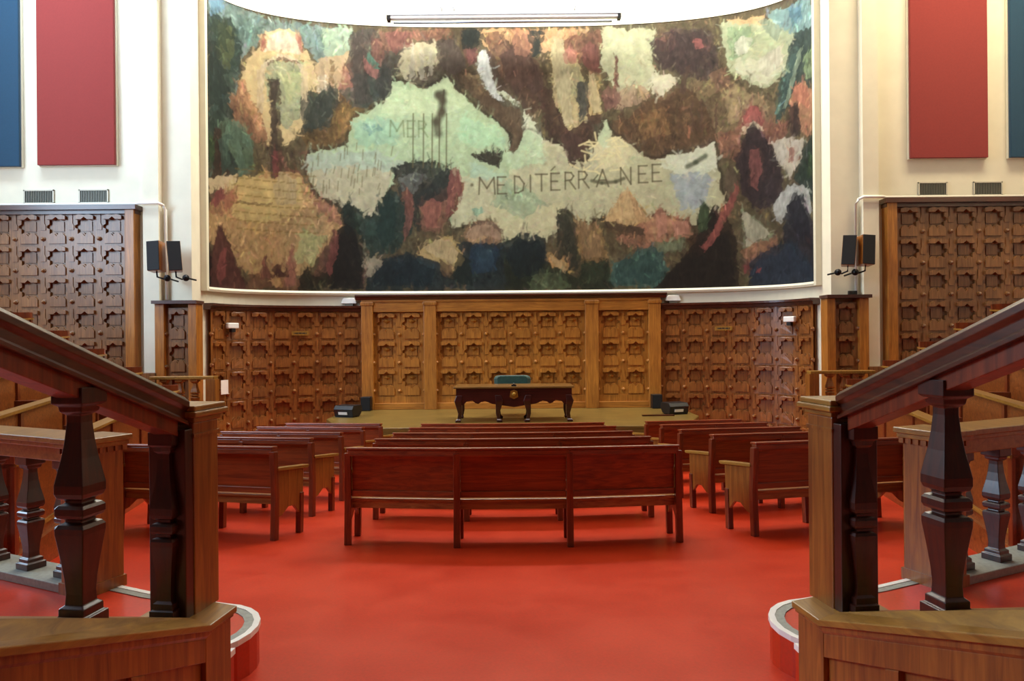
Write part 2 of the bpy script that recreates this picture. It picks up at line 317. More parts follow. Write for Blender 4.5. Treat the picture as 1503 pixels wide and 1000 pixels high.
# ---------------------------------------------------------------- the mural
PAL='''6a8a84 -749,918 -749,957 -695,943 -583,925 -389,931 -381,850 -456,811 -520,889 -583,895 -631,852 -663,803 -672,712 -753,657
8fa88a -471,924 -389,931 -398,849 -431,830 -463,869
2e4a40 -750,887 -687,907 -654,861 -663,779 -689,708 -673,648 -640,622 -633,559 -699,523 -755,519
5c6a3c -718,886 -679,886 -671,824 -697,768 -719,792
466050 -711,779 -666,778 -680,710 -712,716
5a8fb0 -749,949 -702,940 -710,908 -743,884
5f8278 -670,921 -607,898 -623,854 -659,844
567054 -720,651 -661,683 -636,631 -630,559 -662,535 -681,590 -721,597
3f5a2e -753,619 -731,617 -728,556 -754,534
4a2a18 -731,633 -709,639 -706,561 -690,541 -743,514 -732,563
d2b878 -650,806 -615,855 -610,889 -583,903 -544,915 -520,897 -512,864 -491,833 -482,792 -495,740 -522,654 -562,625 -617,634 -648,686 -672,712 -663,762
e6cfa0 -591,890 -555,907 -529,891 -523,858 -560,856 -596,850
b4523c -618,868 -602,894 -596,876 -609,854
b05a48 -532,907 -517,902 -517,869 -529,884
c8b898 -575,883 -555,897 -542,875 -565,865
8f9a74 -603,822 -560,843 -516,830 -516,755 -521,704 -553,667 -597,728
a0a870 -571,798 -520,813 -521,754 -553,734
7a4a28 -607,824 -563,844 -512,834 -514,829 -563,837 -603,819
96603a -687,708 -663,746 -644,735 -607,680 -598,621 -640,630 -681,665
b8804a -670,761 -654,768 -629,706 -607,660 -623,658 -654,700
5a4a34 -595,774 -570,785 -565,650 -567,546 -589,544 -591,712
7c3228 -590,610 -568,616 -566,540 -588,538
8c4a30 -567,583 -548,568 -523,562 -516,545 -554,548
c0a070 -488,833 -459,855 -423,864 -372,888 -387,781 -424,742 -473,755
8a6a40 -449,845 -442,846 -440,778 -453,774
d8d0b0 -480,809 -456,814 -456,769 -479,767
484e3e -524,751 -502,766 -473,762 -446,788 -423,779 -437,685 -473,666 -506,655
7c5a24 -522,645 -502,664 -457,675 -420,762 -337,749 -357,711 -399,661 -441,626 -498,619
94702c -432,719 -382,730 -399,678 -433,651
5c564a -406,896 -396,917 -379,923 -347,927 -254,926 -271,874 -284,823 -301,764 -349,738 -391,727 -423,766 -395,832
6a5444 -402,900 -372,910 -348,834 -390,815
8a4c42 -347,903 -319,904 -323,835 -356,837
9c4a3c -330,929 -240,932 -251,895 -285,879 -322,883
8c4a42 -369,847 -343,838 -350,820 -373,825
5f8a70 -359,871 -329,842 -336,831 -363,851
445248 -390,815 -348,814 -323,767 -349,738 -382,739
383f38 -329,835 -306,832 -303,767 -330,756
a8624c -415,831 -393,841 -390,781 -423,772
b8b088 -271,892 -186,907 -166,821 -255,792 -285,836
5f5240 -234,903 -144,917 -110,852 -145,810 -217,789 -262,813 -248,830 -186,841 -160,872 -186,896
a0543c -257,933 -151,934 -144,910 -237,903
9c9a78 -217,886 -177,889 -172,852 -212,846
26332a -120,933 -79,938 -65,893 -93,896 -100,864 -117,881
8a3a34 -117,886 -86,893 -79,858 -107,846
c0905a -79,934 197,931 193,869 90,871 38,888 -48,865
8a5a3a -61,924 -13,927 -10,872 -45,844
b0744a -10,934 56,933 64,880 21,863
644834 -76,862 -17,903 55,874 89,815 80,750 40,681 -12,696 -56,751
8a6044 -41,896 38,882 65,816 20,768 -23,820
d0d8c8 -79,865 -70,882 -60,879 -52,848 -28,775 23,751 47,695 -11,741 -63,782 -76,817
c4d0ac -40,786 37,733 85,655 47,655 -11,716
a8c494 -522,600 -490,614 -408,636 -399,678 -391,704 -306,750 -297,793 -255,799 -221,786 -152,817 -132,783 -80,731 -24,699 -5,656 -12,622 18,578 -16,558 -85,558 -104,441 -147,438 -172,493 -219,588 -274,596 -300,553 -325,492 -359,454 -426,487 -475,502 -507,551
b4ac88 -514,571 -474,590 -392,583 -299,575 -325,492 -359,454 -426,487 -475,502
a0b49c -522,600 -474,615 -324,626 -257,596 -308,575 -425,582 -506,568
b6cc9a -298,788 -221,782 -152,814 -101,748 -153,717 -256,717 -323,724
8fbc98 -399,695 -324,715 -273,699 -290,639 -375,637
9cc898 -118,717 -32,691 -12,639 -85,631 -136,665
b8b88e -146,559 -85,565 -16,558 47,655 88,655 143,637 177,583 194,617 246,681 263,660 314,638 364,595 431,608 509,638 518,545 527,477 462,430 363,414 262,468 141,435 89,401 -14,385 -83,434 -147,434
a8c498 -12,639 45,681 80,664 88,595 1,578
c2be8e -103,493 138,491 138,430 17,388 -86,441
9ec0a0 -102,596 -16,570 -25,553 -102,558
6ea488 -103,479 -77,489 -65,472 -86,455
c8c090 208,636 268,660 310,616 285,582 225,575
b2c69a 205,688 243,699 260,652 234,627 208,653
8e9ea6 402,556 476,582 500,529 476,472 426,466
c4ccb0 369,595 427,605 512,636 515,562 444,558 386,570
7c9a72 -243,603 -188,597 -223,579
6e9a8c -366,688 -324,698 -314,681 -349,663
5c4a30 -148,852 -80,820 -11,751 34,740 36,661 15,620 -5,620 4,665 -32,699 -80,748 -125,796
8a7448 -117,829 -76,812 -56,769 -83,769
484028 -99,615 -78,620 -47,618 -16,628 -26,580 -54,599 -78,601
5a3c2c 81,781 213,782 236,678 212,636 194,590 167,601 153,583 133,639 109,646 82,695
b4a46c 99,902 125,913 159,904 179,835 189,783 199,696 150,677 120,732 110,801
9a9468 121,836 176,838 185,766 123,749
8c4a34 132,901 163,921 231,928 230,813 203,813 186,848 155,852
a86a4e 135,877 173,880 169,849 135,846
5e5a4a 169,800 196,803 199,714 175,704
b49c5c 196,817 220,806 233,716 202,710
38403a 49,931 90,931 87,919 73,916 83,895 76,860 59,864 57,902 68,916 52,919
b2b68c 231,933 367,923 360,841 349,773 281,759 237,833
a08464 252,764 312,792 346,780 345,743 269,725
7a4438 233,764 264,770 281,742 247,721
8a4a38 265,860 272,859 275,780 264,781
54403a 352,886 374,905 414,919 466,914 511,894 520,812 481,780 432,802 409,814 366,830
7c4c42 367,899 405,909 413,866 377,861
8a443a 450,897 489,887 495,856 462,860
c8c4a4 354,821 404,804 426,792 387,757 354,763
6e4c2c 252,692 298,707 345,739 416,769 513,753 520,635 447,604 414,616 381,594 331,607 307,631 268,667
86602f 303,702 387,727 403,663 336,649
7e6844 432,771 511,794 640,709 672,653 576,652 519,642 478,733
9a8458 526,770 621,729 636,677 542,676
8a6448 495,807 530,811 550,758 510,747
a6b288 528,919 537,920 638,904 701,842 683,774 634,739 539,800
c2c2a0 567,830 622,811 670,833 673,781 631,750 558,797
7f9a70 543,901 591,896 609,863 575,829 543,823
c0b898 634,821 673,841 670,785 640,770
c8a468 540,923 626,920 619,899 563,909
6e9a9c 626,916 688,922 756,934 760,843 687,852
4a8098 684,917 721,912 724,872 694,875
3a5850 696,852 760,843 758,716 700,693 646,656 661,749 680,794
5a8a80 687,800 720,811 689,744 660,672 649,671
7a9464 727,793 759,792 758,732 731,733
c46438 686,710 707,735 731,730 758,686 756,595 714,617 685,666
4c3630 685,689 711,690 721,615 688,617
9c5c44 517,654 573,659 565,573 525,598
a43c34 562,657 577,696 592,712 611,705 624,672 633,658 689,652 681,619 636,609 617,624
c8605a 580,691 599,704 617,671 602,667
d0c09a 573,669 589,673 620,661 623,647 598,642 576,648
483236 586,660 595,668 608,663 623,631 655,589 670,522 654,461 606,450 565,500 557,588
8c4038 585,607 617,603 623,549 606,499 588,515
584a4a 607,532 651,526 647,465 612,456
b8b09c 642,616 685,615 729,598 717,550 687,522 667,548 651,584
a8604a 685,594 706,594 709,561 688,554
24423a 717,575 772,601 772,435 732,478 698,517
3c5a34 737,558 766,557 765,505 741,507
aab0a8 641,459 660,489 694,505 741,486 754,431 735,404 683,409
2c2c3c 677,473 694,489 720,478 758,397 769,262 682,329 666,398
68583c 521,541 557,574 572,506 556,475 527,474
7c8464 564,474 603,434 653,387 574,354
a06a44 563,361 650,392 666,347 586,330
28384a 583,327 637,366 686,376 770,289 769,256 582,268
8a3030 570,328 586,333 589,303 573,301
8a3030 605,322 617,315 611,299
7a2c30 723,382 744,371 739,344
32261a 345,271 400,322 442,360 475,421 511,478 533,456 558,372 567,265
9c3c2c 462,370 499,412 517,458 546,495 562,521 566,504 546,459 527,423 491,392 468,359
5a3c20 442,394 485,426 491,358 445,346
3f5028 466,478 482,490 495,469 491,412 465,403
c89c4c 293,532 353,441 288,429 224,445
d8b878 296,519 343,449 267,451
b86c48 351,455 373,482 393,461 446,445 452,400 396,396 362,369 295,374 261,403
6a5030 232,451 288,429 339,421 334,401 241,412
a05030 288,399 334,409 342,384 300,374
94703a 152,463 210,445 234,412 243,348 175,342
464430 112,453 121,477 145,477 165,435 175,332 140,315 117,360
6c7854 359,387 439,398 432,367 367,359
3c6c64 248,279 257,341 295,357 346,377 379,362 392,321 361,274
34442c 180,338 240,351 260,275 154,277
b88c44 82,374 147,342 144,308 99,339
20383c -369,277 -340,347 -259,376 -190,342 -135,386 -78,403 -14,402 27,419 86,405 92,353 140,273
1e4058 -104,386 -32,382 -39,316 -101,320
35606c -83,369 -52,372 -60,334 -84,341
28444c -301,347 -233,359 -190,335 -208,287 -293,290
303820 -15,347 68,360 140,315 260,272 -15,275
5c6a44 51,316 106,325 154,277 43,274
a07850 -124,407 -114,431 -86,446 -48,448 -24,427 -18,396 -83,386
b8905c -112,407 -86,424 -61,403 -87,389
b89c58 -238,369 -190,397 -149,414 -115,351 -149,317 -201,349
7a5c38 -190,352 -149,338 -143,300 -173,312
3a4038 -301,582 -277,596 -236,600 -162,590 -123,545 -141,490 -176,438 -238,421 -258,472 -281,507
6a7068 -288,558 -240,576 -206,565 -249,510 -274,527
a04c34 -237,490 -189,519 -151,545 -133,586 -120,534 -138,472 -186,421 -224,424
8c4c34 -274,524 -257,531 -247,493 -258,407 -275,390 -268,476
284840 -337,506 -298,527 -258,490 -251,421 -289,369 -350,359 -373,403
38584c -393,483 -326,441 -333,407 -390,415
24382a -431,453 -416,491 -401,491 -380,454 -374,277 -464,276
9c9074 -369,369 -323,349 -357,301 -374,321
b48c50 -758,454 -735,477 -696,516 -583,565 -523,557 -488,502 -439,476 -416,436 -456,384 -505,316 -585,297 -648,311 -697,355 -759,378
c4a85c -691,514 -649,543 -583,545 -523,550 -507,487 -587,432 -683,439
a88450 -587,432 -475,489 -459,422 -540,385
a0a060 -524,419 -459,413 -492,336 -540,343
a86a48 -499,513 -439,476 -423,436 -449,439 -488,480
8a5a3a -522,612 -509,618 -503,551 -481,505 -504,513
b0602c -758,439 -722,483 -679,510 -666,480 -715,437
8c2a28 -743,482 -714,500 -707,479 -735,459
c8b080 -755,516 -699,534 -662,544 -685,518 -748,484
5c2018 -761,268 -760,348 -736,366 -719,421 -701,389 -687,362 -664,310 -639,276
82302c -741,350 -708,372 -702,291 -725,277
24140e -760,351 -745,343 -725,271 -761,268
8c4a20 -651,275 -642,308 -610,313 -556,311 -515,299 -509,276
8a4428 -619,309 -606,365 -594,313
a45a38 -560,278 -553,331 -542,392 -534,339 -538,299
b08030 -597,300 -575,311 -569,284 -595,280
682e1c -588,330 -563,338 -563,311 -588,310
8a4028 -506,279 -476,345 -443,422 -423,416 -440,354 -470,300
2c2e1c -535,275 -518,322 -505,336 -489,303 -460,320 -426,402 -367,406 -368,277
3a2e20 -430,422 -406,460 -377,389 -368,277 -460,276
7a5040 -360,330 -371,280 -381,280 -377,329
8fa680 -8,558 87,491 35,457 -51,492'''
def vnoise(x,y,cell,seed):
    g=np.random.default_rng(seed).random((160,400))
    u=x/cell+50; v=y/cell+20
    i=np.floor(u).astype(int); j=np.floor(v).astype(int); fu=u-i; fv=v-j
    fu=fu*fu*(3-2*fu); fv=fv*fv*(3-2*fv); i%=399; j%=159
    return (g[j,i]*(1-fu)+g[j,i+1]*fu)*(1-fv)+(g[j+1,i]*(1-fu)+g[j+1,i+1]*fu)*fv-.5
def inpoly(px,py,pts):
    r=np.zeros(px.shape,bool); n=len(pts)
    for k in range(n):
        x0,y0=pts[k]; x1,y1=pts[(k+1)%n]
        if y0==y1: continue
        c=((y0>py)!=(y1>py))&(px<(x1-x0)*(py-y0)/(y1-y0)+x0)
        r^=c
    return r
NS,NZ=1000,440
S0,S1,Z0,Z1=-7.63,7.63,2.73,9.385
sg=np.linspace(S0,S1,NS); zg=np.linspace(Z0,Z1,NZ)
GX,GZ=np.meshgrid(sg,zg)
wx=GX+.08*vnoise(GX,GZ,.5,1)+.08*vnoise(GX,GZ,.2,2)+.08*vnoise(GX,GZ,.08,3)
wz=GZ+.08*vnoise(GX,GZ,.5,4)+.09*vnoise(GX,GZ,.2,5)+.09*vnoise(GX,GZ,.08,6)
img=np.zeros((NZ,NS,3)); img[:]=rgb('6b5c3a')[:3]
SEA={'a8c494','b4ac88','a0b49c','b6cc9a','8fbc98','9cc898','b8b88e','a8c498','c2be8e','9ec0a0','6ea488','8e9ea6','c4ccb0','b2c69a','c8c090','6e9a8c','8fa680'}; sea_=np.zeros((NZ,NS))
for ln in PAL.strip().split('\n'):
    p=ln.split(); pts=[tuple(int(t)/100 for t in q.split(',')) for q in p[1:]]
    xs=[q[0] for q in pts]; zs=[q[1] for q in pts]
    i0=max(0,int((min(xs)-.4-S0)/(S1-S0)*NS)); i1=min(NS,int((max(xs)+.4-S0)/(S1-S0)*NS)+1)
    j0=max(0,int((min(zs)-.4-Z0)/(Z1-Z0)*NZ)); j1=min(NZ,int((max(zs)+.4-Z0)/(Z1-Z0)*NZ)+1)
    if i1<=i0 or j1<=j0: continue
    mk=inpoly(wx[j0:j1,i0:i1],wz[j0:j1,i0:i1],pts)
    col=np.array(rgb(p[0])[:3])
    sub=img[j0:j1,i0:i1]; sub[mk]=sub[mk]*.1+col*.9
    if p[0] in SEA: sea_[j0:j1,i0:i1][mk]=1
    else: sea_[j0:j1,i0:i1][mk]=0
def stroke(pts,w,h,a=.8,col=None):
    if col is None: col=np.array(rgb(h)[:3])
    for (x0,y0),(x1,y1) in zip(pts,pts[1:]):
        i0=max(0,int((min(x0,x1)-2*w-S0)/(S1-S0)*NS)); i1=min(NS,int((max(x0,x1)+2*w-S0)/(S1-S0)*NS)+2)
        j0=max(0,int((min(y0,y1)-2*w-Z0)/(Z1-Z0)*NZ)); j1=min(NZ,int((max(y0,y1)+2*w-Z0)/(Z1-Z0)*NZ)+2)
        if i1<=i0 or j1<=j0: continue
        gx=GX[j0:j1,i0:i1]; gz=GZ[j0:j1,i0:i1]
        L=((x1-x0)**2+(y1-y0)**2) or 1e-6
        t=np.clip(((gx-x0)*(x1-x0)+(gz-y0)*(y1-y0))/L,0,1)
        d=np.hypot(gx-(x0+t*(x1-x0)),gz-(y0+t*(y1-y0)))
        k=np.clip(1.5-d/w,0,1)[...,None]*a
        img[j0:j1,i0:i1]=img[j0:j1,i0:i1]*(1-k)+col*k
# patches melt into each other a little, strong reds turn to earth
def soft(a,n):
    for _ in range(n):
        for ax in (0,1):
            a=(np.roll(a,3,ax)+a+np.roll(a,-3,ax))/3
    return a
img=.80*img+.20*soft(img,10)
sb=soft(sea_,4); shore=np.clip(1-abs(sb-.28)/.22,0,1)[...,None]*(1-sea_[...,None])
img*=1-.55*shore
ex=np.clip((img[...,:1]/(img[...,1:2]+.01)-1.7)/1.6,0,1)*.55
img=img*(1-ex)+ex*np.array((.62,.42,.22))*img.max(-1,keepdims=True)
# calmer, earthier palette
lum=img.mean(-1,keepdims=True); img=lum+(img-lum)*.82; img=img*.85+np.array((.19,.17,.09))*.15*(.1+2.4*lum); img*=.62+.38*np.clip(lum/.22,0,1.25)
# dabs of the brush that follow the local colour
for k in range(9000):
    x=S0+(S1-S0)*rng.random(); z=Z0+(Z1-Z0)*rng.random()
    i=min(NS-1,int((x-S0)/(S1-S0)*NS)); j=min(NZ-1,int((z-Z0)/(Z1-Z0)*NZ))
    c=img[j,i]; sea=c.mean()>.30
    f_=math.exp(rng.normal()*(.10 if sea else .36)); tint=1+rng.normal(size=3)*(.04 if sea else .09)
    a_=rng.normal()*.5+math.pi/2 if not sea else rng.random()*6.3
    l=.05+.22*rng.random()**2; w=.009+.022*rng.random()
    bend=rng.normal()*.5; m=(x+l*.5*math.cos(a_),z+l*.5*math.sin(a_))
    stroke([(x,z),m,(m[0]+l*.5*math.cos(a_+bend),m[1]+l*.5*math.sin(a_+bend))],w,None,.5,np.clip(c*f_*tint,0,1))
# brush work: hue shifts, streaks and dabs
l0=img.mean(-1,keepdims=True); calm=np.clip(1.25-2.2*l0,.3,1)
for sd_,cell,amp in ((21,.9,.10),(22,.35,.16),(23,.12,.26),(24,.05,.26)):
    for ch in range(3):
        img[...,ch]*=1+calm[...,0]*amp*(.85*vnoise(GX+.3*GZ,GZ,cell,sd_)+.2*vnoise(GX,GZ,cell,sd_*10+ch))
streak=vnoise(GX*3.2,GZ*.5,.28,77); img*=1+.30*streak[...,None]*calm
dab=np.clip(vnoise(GX,GZ,.11,81)*vnoise(GX,GZ,.5,82)*9,-.5,.6); img*=1+.35*dab[...,None]*calm
# drawn motifs: arch, column, hills, robed figures, trees, pyramid
MOT='''e0c896 -611,811 -596,830 -561,849 -527,841 -511,826 -511,806 -520,821 -533,833 -562,837 -590,823 -603,806 -607,726 -614,725
d8bc80 -517,825 -501,817 -502,740 -512,692 -518,694
d8bc80 -622,798 -606,808 -607,697 -619,707
6e4a2c -599,823 -562,842 -520,835 -519,830 -562,836 -598,816
e8d4ac -602,845 -593,880 -577,896 -558,906 -536,900 -520,878 -517,855 -561,859
b85c40 -612,846 -608,877 -599,872 -602,845
b85c40 -526,898 -513,893 -511,856 -520,862
4e3c2c -597,780 -568,785 -575,764 -576,648 -570,546 -589,544 -591,646 -589,762
8a3028 -585,611 -573,612 -570,546 -584,545
26362a -751,826 -722,834 -707,806 -719,795 -687,772 -704,763 -680,726 -712,720 -698,673 -732,694 -753,672
31482c -734,885 -710,883 -689,901 -696,873 -672,859 -696,851 -690,818 -711,833 -731,806 -722,847 -743,854
5a8060 -694,662 -664,666 -639,639 -630,592 -648,614 -665,624 -646,557 -665,534 -671,588 -688,619 -699,563 -706,624
3c5c48 -721,611 -695,633 -674,625 -695,617 -688,565 -710,529
3a4438 -521,734 -511,749 -505,736 -495,760 -486,741 -473,759 -463,780 -456,757 -440,778 -444,710 -473,678 -512,671
3c4234 -456,760 -449,794 -443,761
b89c66 -475,833 -468,854 -462,834 -463,770 -476,769
4e4438 -392,907 -379,922 -366,915 -366,898 -376,891 -356,875 -343,834 -356,803 -343,749 -387,740 -397,798 -410,838 -396,876
a8604e -369,861 -336,835 -323,815 -336,804 -363,827
4c8468 -359,871 -336,852 -326,828 -339,831 -356,848
44463c -329,828 -312,842 -299,822 -299,767 -323,749 -340,787
96503c -312,921 -281,929 -247,923 -261,906 -244,889 -271,885 -288,864 -302,894
bcb490 -251,875 -244,885 -238,817 -251,806
bcb490 -227,879 -218,889 -214,810 -228,803
bcb490 -203,875 -196,882 -193,820 -205,813
5c4a3a -186,896 -148,910 -124,879 -110,838 -138,817 -169,831 -182,858
1f2c24 -123,921 -99,938 -75,931 -58,903 -79,910 -86,879 -110,886
dce4d8 -76,869 -70,881 -60,881 -57,869 -48,848 -52,824 -32,779 -11,751 -46,762 -63,793 -79,831
8a4a3e -110,883 -86,889 -83,851 -104,838
5a3c2e -24,868 4,889 42,878 72,836 86,784 61,767 37,788 20,768 -11,803
a0643e 7,906 18,930 28,906 39,926 52,902 49,868 14,865
2c3a32 56,930 63,930 66,909 73,909 73,929 80,929 80,909 90,922 87,902 75,895 83,881 73,861 62,864 59,881 66,895 49,902 46,923 59,912
c2b478 104,888 114,912 132,908 138,884 152,835 154,749 161,697 140,684 123,749 110,819
b86a4a 135,867 156,901 169,866 169,845 138,846
8a4432 180,883 204,903 224,882 227,820 207,824 186,841
c0ac6c 200,813 213,817 223,775 233,723 209,717 199,765
4a4c42 169,797 189,803 195,714 175,697
7a3c2e 267,856 272,866 275,780 264,781
8c5a44 233,771 244,785 268,777 284,749 267,729 243,726
4a342e 360,879 373,898 393,890 414,912 440,903 463,911 495,886 485,864 501,842 475,831 469,802 446,821 429,802 410,827 379,819 370,847
a24a40 456,888 476,889 485,864 466,863
5c3c2a 439,822 452,824 435,754 422,758
6e4a30 452,736 457,735 456,657 451,658
6e4a30 475,740 479,740 479,656 474,656
6e4a30 508,737 513,736 513,663 508,663
d0d0ae 556,864 578,883 600,865 587,838 565,832
8ea684 610,908 629,913 670,871 654,844 635,872
d0cca8 615,819 663,838 670,798 637,771 609,784
3a544c 701,847 750,845 759,810 719,780 693,711 668,667 655,663 672,733 686,795
86a07c 716,813 728,814 700,740 679,683 669,686 693,758
cc6c3c 692,695 704,726 723,729 744,700 743,664 714,688
3e2c26 696,685 711,687 717,609 695,615
b04038 564,657 580,694 596,710 611,702 624,667 617,655 602,671 586,660
e0c89a 586,653 589,669 598,673 608,666 611,649 598,658
3c2a2c 589,660 598,668 608,653 620,631 645,594 664,530 650,468 612,456 572,500 563,574 579,625
96483e 588,600 610,604 619,550 606,499 591,521
c4bca6 648,607 668,612 678,585 667,552 655,570
c4bca6 692,607 713,601 717,569 698,545 684,574
a8583c 685,586 699,589 698,558 684,555
c0c4ba 644,452 664,488 691,499 724,493 741,474 705,478 677,460 666,417 650,426
22222e 680,460 690,483 705,484 716,460 740,418 753,340 719,372 683,412
6e5a3c 528,551 547,572 563,537 559,491 537,490
c0b890 571,460 606,427 637,395 580,370
2a3a50 592,313 621,351 649,339 676,368 711,329 752,294 752,263 595,274
a03430 573,321 583,327 586,314 576,304
a03430 608,312 614,315 614,302 605,303
2a2018 355,272 399,317 439,353 472,413 505,469 517,448 507,394 539,401 554,269
a84432 475,376 504,411 517,451 543,489 556,528 562,511 549,462 530,433 517,401 481,359
466034 469,474 482,487 492,466 488,416 468,410
d8ac5a 293,529 349,443 292,436 231,448
c08c42 293,529 349,443 316,439
c47a54 363,465 380,478 393,454 389,410 366,400
c47a54 406,440 443,438 446,407 409,402
5a4226 234,448 336,425 332,408 234,427
9a7438 166,449 200,438 224,410 230,355 185,352
3a3a26 117,446 128,470 145,466 152,439 165,383 168,325 147,322 134,404
7a8458 366,383 432,391 429,371 369,366
2c564e 264,330 288,354 315,343 342,370 365,345 382,307 355,284 263,286
c8a052 96,363 137,342 137,315 106,339
1a2c30 -351,287 -334,335 -306,355 -279,342 -259,366 -228,342 -191,328 -201,287
23485e -97,369 -76,386 -56,368 -39,378 -46,323 -87,320
16282a -15,354 3,392 24,406 44,392 69,402 86,367 78,319 16,302
1c2c22 -156,300 -135,369 -104,355 -98,286
b08a60 -118,407 -104,434 -76,444 -48,441 -28,420 -25,403 -66,413 -93,403
7a5a3e -114,427 -86,448 -48,449 -21,423 -14,392 -24,416 -52,439 -83,438
c4a866 -221,380 -190,404 -155,403 -135,369 -149,341 -190,359
2a3430 -185,569 -161,583 -140,559 -148,521 -175,493 -213,500 -237,476 -247,510 -209,534
a8563c -227,483 -199,507 -172,493 -190,431 -214,435
984a3a -158,559 -140,586 -126,576 -120,521 -127,490 -137,527 -148,465 -165,459
8a4c36 -268,507 -257,527 -247,510 -244,472 -258,417 -272,397 -268,459
20342a -426,456 -416,491 -402,491 -389,461 -393,423 -413,413
1c3c34 -325,496 -305,517 -288,493 -292,404 -323,379 -340,424
201c14 -430,402 -413,443 -393,426 -377,355 -368,280 -450,280
8a3c2a -463,323 -446,402 -430,416 -433,368 -454,307
6a2c1c -750,306 -736,375 -723,402 -715,422 -704,389 -687,362 -674,319 -658,297 -651,275 -751,269
94362c -733,308 -720,355 -701,367 -702,310 -717,278
8c4426 -616,299 -606,369 -594,303
a85c3c -560,281 -550,338 -542,392 -534,345 -534,285
5c2a1a -588,304 -578,334 -566,314 -556,331 -550,302
be8c38 -598,297 -582,311 -569,294 -582,281
c8ac64 -586,515 -570,563 -548,558 -536,519 -542,485 -580,482
d0b470 -548,548 -529,543 -530,486 -545,485
88682c -674,472 -666,480 -587,485 -587,480 -666,473
96302c -748,459 -735,487 -711,504 -700,484 -723,458
b8642c -707,479 -682,503 -676,478 -700,449
3c3424 -97,615 -78,620 -47,618 -17,627 -28,582 -54,598 -76,601
6e522e -124,821 -83,807 -49,768 -15,737 27,733 33,661 14,623 -2,627 5,664 -32,703 -77,751 -111,783
5c3c2c 123,663 154,670 184,655 174,597 160,614 150,587 136,625'''
fx=GX+.05*vnoise(GX,GZ,.16,31)+.05*vnoise(GX,GZ,.06,32); fzz=GZ+.05*vnoise(GX,GZ,.16,33)+.05*vnoise(GX,GZ,.06,34)
mott=(1+.5*vnoise(GX,GZ,.11,35)+.45*vnoise(GX*2.5,GZ*.8,.09,36))[...,None]
for ln in MOT.strip().split('\n'):
    p=ln.split(); pts=[tuple(int(t)/100 for t in q.split(',')) for q in p[1:]]
    xs=[q[0] for q in pts]; zs=[q[1] for q in pts]
    i0=max(0,int((min(xs)-.2-S0)/(S1-S0)*NS)); i1=min(NS,int((max(xs)+.2-S0)/(S1-S0)*NS)+1)
    j0=max(0,int((min(zs)-.2-Z0)/(Z1-Z0)*NZ)); j1=min(NZ,int((max(zs)+.2-Z0)/(Z1-Z0)*NZ)+1)
    if i1<=i0 or j1<=j0: continue
    mk=inpoly(fx[j0:j1,i0:i1],fzz[j0:j1,i0:i1],pts).astype(float)[...,None]*.72
    c0=np.array(rgb(p[0],.8)[:3]); c0=c0.mean()+(c0-c0.mean())*.66
    col=c0*mott[j0:j1,i0:i1]
    img[j0:j1,i0:i1]=img[j0:j1,i0:i1]*(1-mk)+col*mk
for k in range(5000):
    x=S0+(S1-S0)*rng.random(); z=Z0+(Z1-Z0)*rng.random()
    i=min(NS-1,int((x-S0)/(S1-S0)*NS)); j=min(NZ-1,int((z-Z0)/(Z1-Z0)*NZ))
    c=img[j,i]; sea=c.mean()>.26
    a_=rng.normal()*.45+math.pi/2 if not sea else rng.random()*6.3
    l=.04+.14*rng.random(); m=(x+l*math.cos(a_),z+l*math.sin(a_))
    stroke([(x,z),m],.007+.012*rng.random(),None,.55,np.clip(c*math.exp(rng.normal()*(.10 if sea else .42))*(1+rng.normal(size=3)*.06),0,1))
lm=img.mean(-1,keepdims=True); img*=np.clip(.80+1.1*lm,.8,1.0)
# lances, masts and little figures drawn in the sea
for x in (-2.46,-2.2,-1.98,-1.8,-1.62): stroke([(x,5.85),(x+.02,7.2)],.018,'5a5238')
stroke([(-1.82,6.7),(-1.86,7.0),(-1.72,7.25),(-1.70,7.55),(-1.80,7.68),(-1.68,7.72)],.10,'443c2c')
stroke([(-1.72,7.3),(-1.66,7.8)],.025,'443c2c')
for k in range(46):
    x=-5.1+2.2*rng.random(); z=5.0+1.3*rng.random()
    stroke([(x,z),(x+.05*rng.random(),z+.14+.12*rng.random())],.016,'6e6a4c',.6)
for k in range(8):
    z=4.15+.2*k; x=-6.9+.2*rng.random()
    while x<-4.9:
        l=.06+.1*rng.random(); stroke([(x,z),(x+l,z+.03*rng.random())],.018,'6e5a24',.5); x+=l+.07
for k in range(26):
    x=1.7+1.1*rng.random(); z=5.7+.9*rng.random(); a_=rng.random()*6.3
    stroke([(x,z),(x+.28*math.cos(a_),z+.2*math.sin(a_))],.02,'d8cc9a',.7)
stroke([(2.05,5.48),(2.3,5.42),(2.65,5.44),(2.85,5.52)],.045,'4a4a34'); stroke([(2.1,5.5),(2.2,5.62)],.02,'4a4a34')
stroke([(4.42,5.75),(4.62,5.84),(4.85,5.98)],.06,'3f4632')
# painted lettering
GL={'M':[[(0,0),(.06,1),(.5,.35),(.94,1),(1,0)]],'E':[[(.8,1),(.1,1),(.1,0),(.85,0)],[(.1,.52),(.65,.52)]],'D':[[(.1,0),(.1,1),(.5,.95),(.9,.55),(.8,.15),(.4,0),(.1,0)]],
'I':[[(.5,0),(.5,1)]],'T':[[(0,1),(1,1)],[(.5,1),(.5,0)]],'R':[[(.1,0),(.1,1),(.6,.98),(.8,.78),(.6,.55),(.1,.5)],[(.45,.5),(.95,0)]],
'A':[[(0,0),(.5,1),(1,0)],[(.2,.38),(.8,.38)]],'N':[[(.08,0),(.08,1),(.92,0),(.92,1)]]}
def letters(seq,h,wd,col,w,a=.8):
    for ch,x,z in seq:
        for st in GL[ch]: stroke([(x+(p-.5)*wd*(.5 if ch=='I' else 1.35 if ch=='M' else 1),z+q*h) for p,q in st],w,col,a)
